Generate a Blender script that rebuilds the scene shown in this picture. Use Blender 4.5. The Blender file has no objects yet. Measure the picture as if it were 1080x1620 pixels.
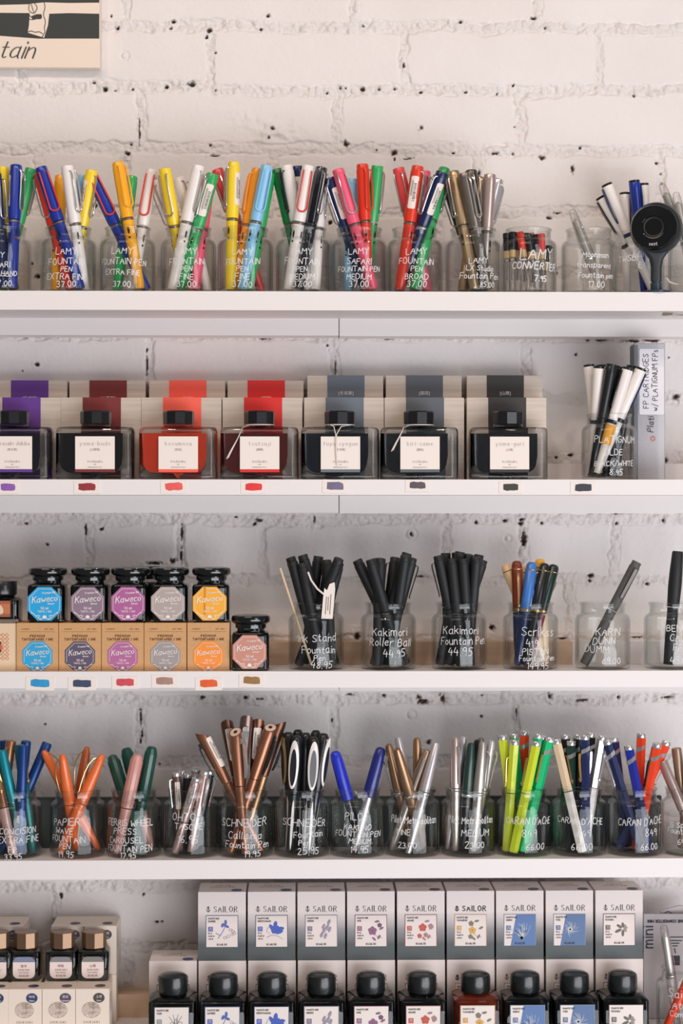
import bpy, math, random
import numpy as np
from mathutils import Vector, Matrix

# ---------------------------------------------------------------- camera, light, exposure
K_WORLD, K_CEIL, K_SPOT, K_WIN, K_LOW = .27, .38, .80, .50, 1.38
SC = bpy.context.scene
COL = SC.collection
TH = math.radians(1.2)
EYE = 1.45
DIST = 2.1
FPX = 1450 * DIST
CX = -DIST * math.tan(TH)
cam_d = bpy.data.cameras.new('camera')
cam = bpy.data.objects.new('camera', cam_d)
COL.objects.link(cam)
cam.location = (CX, -DIST, EYE)
cam.rotation_euler = (math.radians(90), 0, -TH)
cam_d.sensor_fit = 'VERTICAL'
cam_d.sensor_height = 36
cam_d.lens = FPX / 1620 * 36
cam_d.clip_start = 0.05
SC.camera = cam

SC.view_settings.view_transform = 'Standard'
SC.view_settings.look = 'None'
SC.view_settings.gamma = 1
SC.view_settings.exposure = 0.09
SC.cycles.transparent_max_bounces = 40
SC.cycles.max_bounces = 12
SC.cycles.transmission_bounces = 10
SC.cycles.sample_clamp_indirect = 4

W = bpy.data.worlds.new('world')
SC.world = W
W.use_nodes = True
W.node_tree.nodes['Background'].inputs[0].default_value = (0.95, 0.95, 1.0, 1)
W.node_tree.nodes['Background'].inputs[1].default_value = 0.42 * K_WORLD


def area(name, loc, target, sx, sy, power, col):
    d = bpy.data.lights.new(name, 'AREA')
    d.shape = 'RECTANGLE'
    d.size, d.size_y, d.energy, d.color = sx, sy, power, col
    o = bpy.data.objects.new(name, d)
    COL.objects.link(o)
    o.location = loc
    o.rotation_euler = (Vector(target) - Vector(loc)).to_track_quat('-Z', 'Y').to_euler()
    return o


area('ceiling_light', (-0.7, -2.0, 3.0), (-0.3, 0.1, 1.85), 1.8, 0.9, 26 * K_CEIL, (1.0, 0.80, 0.68))
for lx_, ly_ in ((-1.1, -1.35), (-0.35, -1.2), (0.4, -1.35), (1.1, -1.2)):
    area('ceiling_spot', (lx_, ly_, 2.9), (lx_ * .2, 0.1, 1.6), 0.075, 0.075, 4.2 * K_SPOT, (1.0, 0.84, 0.72))
area('shop_window', (2.0, -3.0, 1.75), (0.0, 0.1, 1.35), 1.1, 1.9, 44 * K_WIN, (0.90, 0.92, 1.0))
area('low_bounce_light', (1.3, -2.3, 0.35), (0.1, 0.1, 1.5), 2.9, 1.2, 41 * K_LOW, (0.93, 0.95, 1.0))  # added area light standing in for bounce from below, not a known window

# ---------------------------------------------------------------- helpers
SN, CS = math.sin(TH), math.cos(TH)


def P(px, py, Y):
    """world point on the plane y=Y that the photo shows at pixel px,py"""
    a, b = (px - 540) / FPX, (810 - py) / FPX
    t = (Y + DIST) / (CS - a * SN)
    return Vector((CX + t * (a * CS + SN), Y, EYE + t * b))


def lin(c):
    c = c / 255.0
    return c / 12.92 if c <= 0.04045 else ((c + 0.055) / 1.055) ** 2.4


def L(rgb):
    return (lin(rgb[0]), lin(rgb[1]), lin(rgb[2]), 1)


_M = {}


def mat(rgb, rough=0.45, metal=0.0, coat=0.0, bump=0.0, bscale=300.0, var=0.0, vscale=(40, 40, 40)):
    key = (tuple(rgb), rough, metal, coat, bump, bscale, var, tuple(vscale))
    if key in _M:
        return _M[key]
    m = bpy.data.materials.new('mat_%02x%02x%02x' % tuple(int(v) for v in rgb))
    m.use_nodes = True
    nt = m.node_tree
    b = nt.nodes['Principled BSDF']
    b.inputs['Base Color'].default_value = L(rgb)
    b.inputs['Roughness'].default_value = rough
    b.inputs['Metallic'].default_value = metal
    b.inputs['Coat Weight'].default_value = coat
    b.inputs['Coat Roughness'].default_value = 0.05
    if bump or var:
        tc = nt.nodes.new('ShaderNodeTexCoord')
        mp = nt.nodes.new('ShaderNodeMapping')
        mp.inputs['Scale'].default_value = vscale if var else (1, 1, 1)
        nt.links.new(tc.outputs['Object'], mp.inputs[0])
        n = nt.nodes.new('ShaderNodeTexNoise')
        n.inputs['Scale'].default_value = 1.0 if var else bscale
        n.inputs['Detail'].default_value = 5
        nt.links.new(mp.outputs[0], n.inputs['Vector'])
        if bump:
            bp = nt.nodes.new('ShaderNodeBump')
            bp.inputs['Strength'].default_value = bump
            bp.inputs['Distance'].default_value = 0.0006
            nt.links.new(n.outputs[0], bp.inputs['Height'])
            nt.links.new(bp.outputs[0], b.inputs['Normal'])
        if var:
            mx = nt.nodes.new('ShaderNodeMix')
            mx.data_type = 'RGBA'
            mx.inputs[6].default_value = L([max(0, v * (1 - var)) for v in rgb])
            mx.inputs[7].default_value = L([min(255, v * (1 + var)) for v in rgb])
            nt.links.new(n.outputs[0], mx.inputs[0])
            nt.links.new(mx.outputs[2], b.inputs['Base Color'])
    _M[key] = m
    return m


def thin_glass(name, tint, base=0.02, edge=0.75, power=3.0, rough=0.02, wavy=0.0):
    """clear thin-walled glass: straight-through transmission plus a reflection that grows towards grazing"""
    m = bpy.data.materials.new(name)
    m.use_nodes = True
    nt = m.node_tree
    nt.nodes.clear()
    out = nt.nodes.new('ShaderNodeOutputMaterial')
    mix = nt.nodes.new('ShaderNodeMixShader')
    tr = nt.nodes.new('ShaderNodeBsdfTransparent')
    gl = nt.nodes.new('ShaderNodeBsdfAnisotropic')
    gl.inputs['Roughness'].default_value = rough
    gl.inputs['Color'].default_value = (0.95, 0.97, 0.97, 1)
    lw = nt.nodes.new('ShaderNodeLayerWeight')
    lw.inputs[0].default_value = 0.5
    pw = nt.nodes.new('ShaderNodeMath'); pw.operation = 'POWER'; pw.inputs[1].default_value = power
    mu = nt.nodes.new('ShaderNodeMath'); mu.operation = 'MULTIPLY_ADD'
    mu.inputs[1].default_value = edge; mu.inputs[2].default_value = base
    nt.links.new(lw.outputs['Facing'], pw.inputs[0])
    nt.links.new(pw.outputs[0], mu.inputs[0])
    nt.links.new(mu.outputs[0], mix.inputs[0])
    # glass gets denser where one looks along the wall
    cm = nt.nodes.new('ShaderNodeMix'); cm.data_type = 'RGBA'
    cm.inputs[6].default_value = tint
    cm.inputs[7].default_value = tuple(v * 0.52 for v in tint[:3]) + (1,)
    nt.links.new(pw.outputs[0], cm.inputs[0])
    nt.links.new(cm.outputs[2], tr.inputs[0])
    nt.links.new(tr.outputs[0], mix.inputs[1])
    nt.links.new(gl.outputs[0], mix.inputs[2])
    nt.links.new(mix.outputs[0], out.inputs[0])
    if wavy:
        tc = nt.nodes.new('ShaderNodeTexCoord')
        nz = nt.nodes.new('ShaderNodeTexNoise'); nz.inputs['Scale'].default_value = 55; nz.inputs['Detail'].default_value = 1
        bp = nt.nodes.new('ShaderNodeBump'); bp.inputs['Strength'].default_value = wavy; bp.inputs['Distance'].default_value = .002
        nt.links.new(tc.outputs['Object'], nz.inputs['Vector']); nt.links.new(nz.outputs[0], bp.inputs['Height']); nt.links.new(bp.outputs[0], gl.inputs['Normal'])
    return m


JAR_GLASS = thin_glass('jar_glass', (0.965, 0.97, 0.965, 1), .028, .75, 3.0, .015, .35)
CLEAR_PLASTIC = thin_glass('clear_plastic', (0.93, 0.92, 0.91, 1), 0.05, 0.6, 2.0, 0.08)
SMOKE_PLASTIC = thin_glass('smoke_plastic', (0.36, 0.37, 0.40, 1), 0.06, 0.5, 2.0, 0.08)


def solid_glass(name, col, rough=0.0):
    m = bpy.data.materials.new(name)
    m.use_nodes = True
    nt = m.node_tree
    b = nt.nodes['Principled BSDF']
    b.inputs['Base Color'].default_value = col
    b.inputs['Roughness'].default_value = rough
    b.inputs['IOR'].default_value = 1.47
    b.inputs['Transmission Weight'].default_value = 1.0
    return m


THICK_GLASS = solid_glass('thick_glass', (0.99, 0.995, 1.0, 1))
GREEN_GLASS = solid_glass('green_glass', (0.72, 0.80, 0.78, 1))


class MB:
    def __init__(s):
        s.v, s.f, s.m = [], [], []

    def add(s, vs, fs, mi=0, M=None):
        o = len(s.v)
        for v in vs:
            v = Vector(v)
            s.v.append(tuple(M @ v) if M is not None else tuple(v))
        for f in fs:
            s.f.append([o + i for i in f])
            s.m.append(mi)

    def box(s, x0, x1, y0, y1, z0, z1, mi=0, M=None):
        s.add([(x0, y0, z0), (x1, y0, z0), (x1, y1, z0), (x0, y1, z0), (x0, y0, z1), (x1, y0, z1), (x1, y1, z1), (x0, y1, z1)],
              [(0, 3, 2, 1), (4, 5, 6, 7), (0, 1, 5, 4), (1, 2, 6, 5), (2, 3, 7, 6), (3, 0, 4, 7)], mi, M)

    def loft(s, rings, mi=0, M=None, cap0=True, cap1=True):
        """rings: lists of equal length of 3-D points"""
        n = len(rings[0])
        vs = [p for r in rings for p in r]
        fs = []
        for k in range(len(rings) - 1):
            for i in range(n):
                j = (i + 1) % n
                fs.append((k * n + i, k * n + j, (k + 1) * n + j, (k + 1) * n + i))
        if cap0:
            fs.append(tuple(range(n - 1, -1, -1)))
        if cap1:
            o = (len(rings) - 1) * n
            fs.append(tuple(range(o, o + n)))
        s.add(vs, fs, mi, M)

    def lathe(s, prof, seg=24, mi=0, M=None, a0=0.0, cap0=True, cap1=True):
        rings = []
        for r, z in prof:
            r = max(r, 1e-6)
            rings.append([(r * math.cos(a0 + 2 * math.pi * i / seg), r * math.sin(a0 + 2 * math.pi * i / seg), z) for i in range(seg)])
        s.loft(rings, mi, M, cap0, cap1)

    def prism(s, out, z0, z1, mi=0, M=None, ch=0.0):
        """outline (x,y) counter-clockwise, extruded along z with a small chamfer"""
        if ch:
            cx = sum(p[0] for p in out) / len(out); cy = sum(p[1] for p in out) / len(out)
            ex = max(abs(p[0] - cx) for p in out); ey = max(abs(p[1] - cy) for p in out)
            ins = [(cx + (x - cx) * (1 - ch / ex), cy + (y - cy) * (1 - ch / ey)) for x, y in out]
            R = [[(x, y, z0) for x, y in ins], [(x, y, z0 + ch) for x, y in out], [(x, y, z1 - ch) for x, y in out], [(x, y, z1) for x, y in ins]]
        else:
            R = [[(x, y, z0) for x, y in out], [(x, y, z1) for x, y in out]]
        s.loft(R, mi, M)

    def tube(s, pts, r, seg=8, mi=0, M=None, closed=False):
        pts = [Vector(p) for p in pts]
        n = len(pts)
        rings = []
        up = None
        for i, p in enumerate(pts):
            if closed:
                t = pts[(i + 1) % n] - pts[i - 1]
            else:
                t = pts[min(i + 1, n - 1)] - pts[max(i - 1, 0)]
            t.normalize()
            if up is None:
                up = t.orthogonal().normalized()
            up = (up - t * up.dot(t)).normalized()
            b = t.cross(up)
            rr = r[i] if isinstance(r, (list, tuple)) else r
            rings.append([p + (up * math.cos(2 * math.pi * k / seg) + b * math.sin(2 * math.pi * k / seg)) * rr for k in range(seg)])
        if closed:
            rings.append(rings[0])
        s.loft(rings, mi, M, not closed, not closed)

    def poly(s, pts, mi=0, M=None):
        s.add(pts, [tuple(range(len(pts)))], mi, M)

    def build(s, name, mats, parent=None, smooth=35, M=None):
        me = bpy.data.meshes.new(name)
        me.from_pydata(s.v, [], s.f)
        if not isinstance(mats, (list, tuple)):
            mats = [mats]
        for m in mats:
            me.materials.append(m)
        if len(mats) > 1:
            me.polygons.foreach_set('material_index', s.m)
        me.update()
        if smooth:
            me.polygons.foreach_set('use_smooth', [True] * len(me.polygons))
            me.set_sharp_from_angle(angle=math.radians(smooth))
        o = bpy.data.objects.new(name, me)
        COL.objects.link(o)
        if parent is not None:
            o.parent = parent
        if M is not None:
            o.matrix_basis = M
        return o


def thing(name, label, cat, M=None, group=None):
    o = bpy.data.objects.new(name, None)
    COL.objects.link(o)
    o.empty_display_size = 0.01
    if M is not None:
        o.matrix_basis = M if isinstance(M, Matrix) else Matrix.Translation(M)
    return tag(o, label, cat, group)


def tag(o, label, cat, group=None, kind=None):
    o['label'] = label
    o['category'] = cat
    if group:
        o['group'] = group
    if kind:
        o['kind'] = kind
    return o


def struct(o):
    o['kind'] = 'structure'
    return o


def rrect(w, d, r, seg=5, cx=0, cy=0):
    out = []
    for qx, qy, a in ((1, -1, -90), (1, 1, 0), (-1, 1, 90), (-1, -1, 180)):
        for i in range(seg + 1):
            t = math.radians(a + 90 * i / seg)
            out.append((cx + qx * (w / 2 - r) + r * math.cos(t), cy + qy * (d / 2 - r) + r * math.sin(t)))
    return out


def ngon(n, r, a0=0.0, sx=1, sy=1):
    return [(sx * r * math.cos(a0 + 2 * math.pi * i / n), sy * r * math.sin(a0 + 2 * math.pi * i / n)) for i in range(n)]


# ---------------------------------------------------------------- writing: a stroke alphabet drawn as ribbons of paint or print
GL = {
 'A': '0,0 2,6 4,0|.8,2.2 3.2,2.2', 'B': '0,0 0,6 2.4,6 3.4,5 2.6,3.4 0,3.2|2.4,3.3 3.8,2 3,.2 0,0', 'C': '3.8,5 2.6,6 1,5.6 0,3 .8,.6 2.4,0 3.8,.9',
 'D': '0,0 0,6 1.8,5.9 3.8,4.2 3.8,1.8 2,0 0,0', 'E': '3.4,6 0,6 0,6 0,0 0,0 3.4,0|0,3.1 2.8,3.1', 'F': '3.4,6 0,6 0,6 0,0|0,3.1 2.6,3.1',
 'G': '3.8,5.1 2.4,6 .8,5.4 0,3 .8,.6 2.4,0 3.8,1 3.8,2.8 3.8,2.8 2.3,2.8', 'H': '0,0 0,6|3.8,0 3.8,6|0,3 3.8,3', 'I': '.2,0 .2,6', 'J': '2.6,6 2.6,1.2 1.6,0 .2,.8',
 'K': '0,0 0,6|3.4,6 0,2.6|1.2,3.6 3.6,0', 'L': '0,6 0,0 0,0 3.2,0', 'M': '0,0 .4,6 .4,6 2.4,2 4.4,6 4.4,6 4.8,0', 'N': '0,0 0,6 0,6 3.8,0 3.8,0 3.8,6',
 'O': '2,6 .5,5.2 0,3 .5,.8 2,0 3.5,.8 4,3 3.5,5.2 2,6', 'P': '0,0 0,6 2.6,6 3.7,4.8 2.8,3.2 0,2.9', 'Q': '2,6 .5,5.2 0,3 .5,.8 2,0 3.5,.8 4,3 3.5,5.2 2,6|2.4,1.6 4.2,-.4',
 'R': '0,0 0,6 2.6,6 3.6,4.7 2.6,3.2 0,3|1.6,3.1 3.8,0', 'S': '3.6,5.2 2.2,6 .5,5.3 .6,3.8 3.2,2.5 3.6,1 2,0 .2,.8', 'T': '0,6 4.2,6|2.1,6 2.1,0',
 'U': '0,6 0,1.4 1.2,0 2.8,0 4,1.4 4,6', 'V': '0,6 2,0 2,0 4,6', 'W': '0,6 1.2,0 1.2,0 2.6,4.4 4,0 4,0 5.2,6', 'X': '0,0 3.8,6|0,6 3.8,0', 'Y': '0,6 2,3 4,6|2,3 2,0', 'Z': '0,6 3.8,6 3.8,6 0,0 0,0 3.8,0',
 'a': '2.9,3.4 1.5,4 .1,2.6 .3,.6 1.5,0 2.8,1|2.9,3.9 2.9,.6 3.4,0', 'b': '0,6 0,0|0,2.8 1.6,3.8 3,2.6 2.8,.6 1.4,0 0,.8', 'c': '2.8,3.2 1.6,4 .2,3 .1,1 1.4,0 2.8,.7',
 'd': '2.9,6 2.9,0|2.9,3 1.5,4 .1,2.6 .3,.5 1.5,0 2.9,1', 'e': '.2,2.1 2.9,2.2 2.6,3.6 1.4,4 .1,2.6 .3,.7 1.6,0 2.9,.7', 'f': '2.4,5.4 1.6,6 .9,5.2 .9,0|0,3.6 2.2,3.6',
 'g': '2.9,3.4 1.5,4 .1,2.6 .4,.8 1.6,.4 2.8,1.4|2.9,3.9 2.9,-1.2 1.6,-2.2 .2,-1.5', 'h': '0,6 0,0|0,2.6 1.4,3.9 2.6,3.4 2.8,0', 'i': '.2,3.8 .2,0|.2,5.2 .2,5.6',
 'j': '1.2,3.8 1.2,-1.4 .2,-2', 'k': '0,6 0,0|2.6,3.8 0,1.6|1,2.4 2.8,0', 'l': '.2,6 .2,.5 .6,0', 'm': '0,3.8 0,0|0,2.8 1.1,3.9 2,3.4 2.1,0|2.1,2.8 3.2,3.9 4.1,3.4 4.3,0',
 'n': '0,3.8 0,0|0,2.6 1.4,3.9 2.6,3.4 2.8,0', 'o': '1.5,4 .2,3 .1,1.2 1.4,0 2.8,.9 2.9,2.8 1.5,4', 'p': '0,3.8 0,-2|0,2.8 1.6,3.9 3,2.7 2.7,.6 1.4,0 0,.8',
 'q': '2.9,3.8 2.9,-2|2.9,3 1.5,4 .1,2.6 .3,.5 1.5,0 2.9,1', 'r': '0,3.8 0,0|0,2.4 1.1,3.8 2.2,3.7', 's': '2.5,3.4 1.3,4 .3,3.2 1,2.2 2.4,1.4 2.2,.3 1,0 .1,.6',
 't': '1,5.6 1,.6 1.8,0 2.4,.4|0,3.8 2.2,3.8', 'u': '0,3.8 .2,.6 1.3,0 2.7,1.2|2.8,3.8 2.8,0', 'v': '0,3.8 1.4,0 1.4,0 2.8,3.8', 'w': '0,3.8 1,0 1,0 2.1,3 3.1,0 3.1,0 4.2,3.8',
 'x': '0,0 2.6,3.8|0,3.8 2.6,0', 'y': '0,3.8 1.4,.4|2.9,3.8 1,-1.6 0,-2', 'z': '0,3.8 2.6,3.8 2.6,3.8 0,0 0,0 2.6,0',
 '0': '1.7,6 .4,5 0,3 .4,1 1.7,0 3,1 3.4,3 3,5 1.7,6', '1': '0,4.8 1,6 1,6 1,0', '2': '.1,4.8 1.4,6 3,5.3 2.8,3.8 0,0 0,0 3.4,0', '3': '.2,5.4 1.6,6 3,5 2.4,3.5 1.2,3.1 2.8,2.7 3.2,1.2 1.8,0 0,.6',
 '4': '1.4,6 0,2.4 0,2.4 3.4,2.4|2.6,4.2 2.5,0', '5': '3.2,6 .5,6 .5,6 .2,3.4 .2,3.4 2,3.7 3.2,2 2.2,.2 0,.3', '6': '2.8,6 .9,4.2 .1,1.8 1.2,0 2.8,.5 3.1,2.2 1.8,3.2 .3,2.2',
 '7': '0,6 3.4,6 3.4,6 1.2,0', '8': '1.7,3.2 .3,4.4 1.2,6 2.5,5.9 3,4.6 1.7,3.2 .1,1.6 1,0 2.6,0 3.4,1.5 1.7,3.2', '9': '3,4.6 1.6,3 .2,3.8 .6,5.7 2.2,6 3,4.8 2.6,0',
 '.': '.3,0 .5,.3', ',': '.5,.4 .1,-.9', '/': '0,-.6 2.6,6.2', "'": '.3,6 .1,4.6', '-': '.2,2.6 2,2.6', '[': '1.2,6.6 0,6.6 0,6.6 0,-.6 0,-.6 1.2,-.6', ']': '0,6.6 1.2,6.6 1.2,6.6 1.2,-.6 1.2,-.6 0,-.6',
 '+': '0,3 3,3|1.5,1.5 1.5,4.5', '&': '3.6,0 .6,4.6 1.4,6 2.4,5 .2,1.8 1,0 3.4,2', '^': '.6,4.4 2.2,6 3.8,4.4|2.2,6 2.2,0|0,2.4 .8,.6 2.2,0 3.6,.6 4.4,2.4|1.2,3.4 3.2,3.4',
}


def _chaikin(p, n):
    for _ in range(n):
        q = [p[0]]
        for a, b in zip(p, p[1:]):
            if a == b:
                q.append(a)
                continue
            q.append((a[0] * .75 + b[0] * .25, a[1] * .75 + b[1] * .25))
            q.append((a[0] * .25 + b[0] * .75, a[1] * .25 + b[1] * .75))
        q.append(p[-1])
        p = q
    return p


def line_strokes(txt, h, rng=None, slant=0.0, smooth=1, track=1.5):
    """polylines (x,y) of one line of text, cap height h; x starts at 0; returns strokes, width"""
    u = h / 6.0
    x = 0.0
    out = []
    for c in txt:
        if c == ' ':
            x += 2.6
            continue
        g = GL.get(c)
        if g is None:
            x += 2
            continue
        jy = rng.uniform(-.35, .35) if rng else 0
        js = rng.uniform(.9, 1.1) if rng else 1
        jr = rng.uniform(-.07, .07) if rng else 0
        mx = 0
        for st in g.split('|'):
            pts = [tuple(map(float, q.split(','))) for q in st.split()]
            mx = max(mx, max(p[0] for p in pts))
            pts = _chaikin(pts, smooth)
            out.append([((x + (px + py * (slant + jr)) * js) * u, (py * js + jy) * u) for px, py in pts])
        x += mx * js + track
    return out, max(x - track, .1) * u


def ribbon(mb, strokes, w, fn, mi=0, contrast=0.0):
    """flat strokes of width w put on a surface by fn(x, y)"""
    for si_, st in enumerate(strokes):
        lift = Vector((0, -(si_ % 14) * 9e-6, 0))
        p = [st[0]]
        for q in st[1:]:
            if math.hypot(q[0] - p[-1][0], q[1] - p[-1][1]) > 1e-7:
                p.append(q)
        if len(p) < 2:
            p = [p[0], (p[0][0] + w * .5, p[0][1])]
        n = len(p)
        Lf, Rt = [], []
        for i in range(n):
            a, b = p[max(i - 1, 0)], p[min(i + 1, n - 1)]
            dx, dy = b[0] - a[0], b[1] - a[1]
            l = math.hypot(dx, dy) or 1
            dx, dy = dx / l, dy / l
            ww = w * .5 * (1 - contrast * abs(dx))
            ext = w * .35 if i in (0, n - 1) else 0
            sgn = -1 if i == 0 else 1
            cx, cy = p[i][0] + dx * ext * sgn, p[i][1] + dy * ext * sgn
            Lf.append(Vector(fn(cx - dy * ww, cy + dx * ww)) + lift)
            Rt.append(Vector(fn(cx + dy * ww, cy - dx * ww)) + lift)
        fs = [(i, n + i, n + i + 1, i + 1) for i in range(n - 1)]
        mb.add(Lf + Rt, fs, mi)


def flat(Yf, x0=0.0, z0=0.0, tilt=0.0):
    """put x,y on the plane y=Yf facing the camera"""
    c, s = math.cos(tilt), math.sin(tilt)
    return lambda x, y: (x0 + x * c - y * s, Yf, z0 + x * s + y * c)


def text_on(mb, txt, h, fn0, cx, cy, w, mi=0, maxw=None, contrast=0.0, slant=0.0, track=1.5, rng=None, smooth=1, align='c', rot=0.0):
    st, tw = line_strokes(txt, h, rng, slant, smooth, track)
    k = min(1.0, maxw / tw) if maxw else 1.0
    off = -tw * k / 2 if align == 'c' else (0 if align == 'l' else -tw * k)
    c, s = math.cos(rot), math.sin(rot)

    def place(p):
        x, y = p[0] * k + off, p[1]
        return (cx + x * c - y * s, cy + x * s + y * c)
    ribbon(mb, [[place(p) for p in q] for q in st], w, fn0, mi, contrast)


_F = {}


def glyph_mesh(txt):
    """outline glyphs (for the Japanese characters), centred, height about 1"""
    if txt in _F:
        return _F[txt]
    cu = bpy.data.curves.new('glyph', 'FONT')
    cu.body = txt
    cu.align_x = 'CENTER'
    cu.align_y = 'CENTER'
    cu.resolution_u = 2
    o = bpy.data.objects.new('glyph', cu)
    COL.objects.link(o)
    dg = bpy.context.evaluated_depsgraph_get()
    me = bpy.data.meshes.new_from_object(o.evaluated_get(dg))
    vs = [tuple(v.co) for v in me.vertices]
    fs = [tuple(p.vertices) for p in me.polygons]
    bpy.data.objects.remove(o)
    bpy.data.curves.remove(cu)
    bpy.data.meshes.remove(me)
    _F[txt] = (vs, fs)
    return _F[txt]


def kanji_on(mb, txt, h, fn, cx, cy, mi=0):
    vs, fs = glyph_mesh(txt)
    mb.add([fn(cx + v[0] * h, cy + v[1] * h) for v in vs], fs, mi)


# ---------------------------------------------------------------- the brick wall
WALL_Y = 0.125
STRIP_Y = 0.09


def noise2(nx, nz, cell, rng, w, h):
    gx, gz = max(2, int(w / cell) + 2), max(2, int(h / cell) + 2)
    g = rng.random((gz, gx))
    xs = np.linspace(0, gx - 1.001, nx); zs = np.linspace(0, gz - 1.001, nz)
    xi, zi = xs.astype(int), zs.astype(int)
    fx, fz = xs - xi, zs - zi
    fx = fx * fx * (3 - 2 * fx); fz = fz * fz * (3 - 2 * fz)
    a = g[zi][:, xi]; b = g[zi][:, xi + 1]; c = g[zi + 1][:, xi]; d = g[zi + 1][:, xi + 1]
    fx = fx[None, :]; fz = fz[:, None]
    return (a * (1 - fx) + b * fx) * (1 - fz) + (c * (1 - fx) + d * fx) * fz


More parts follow.
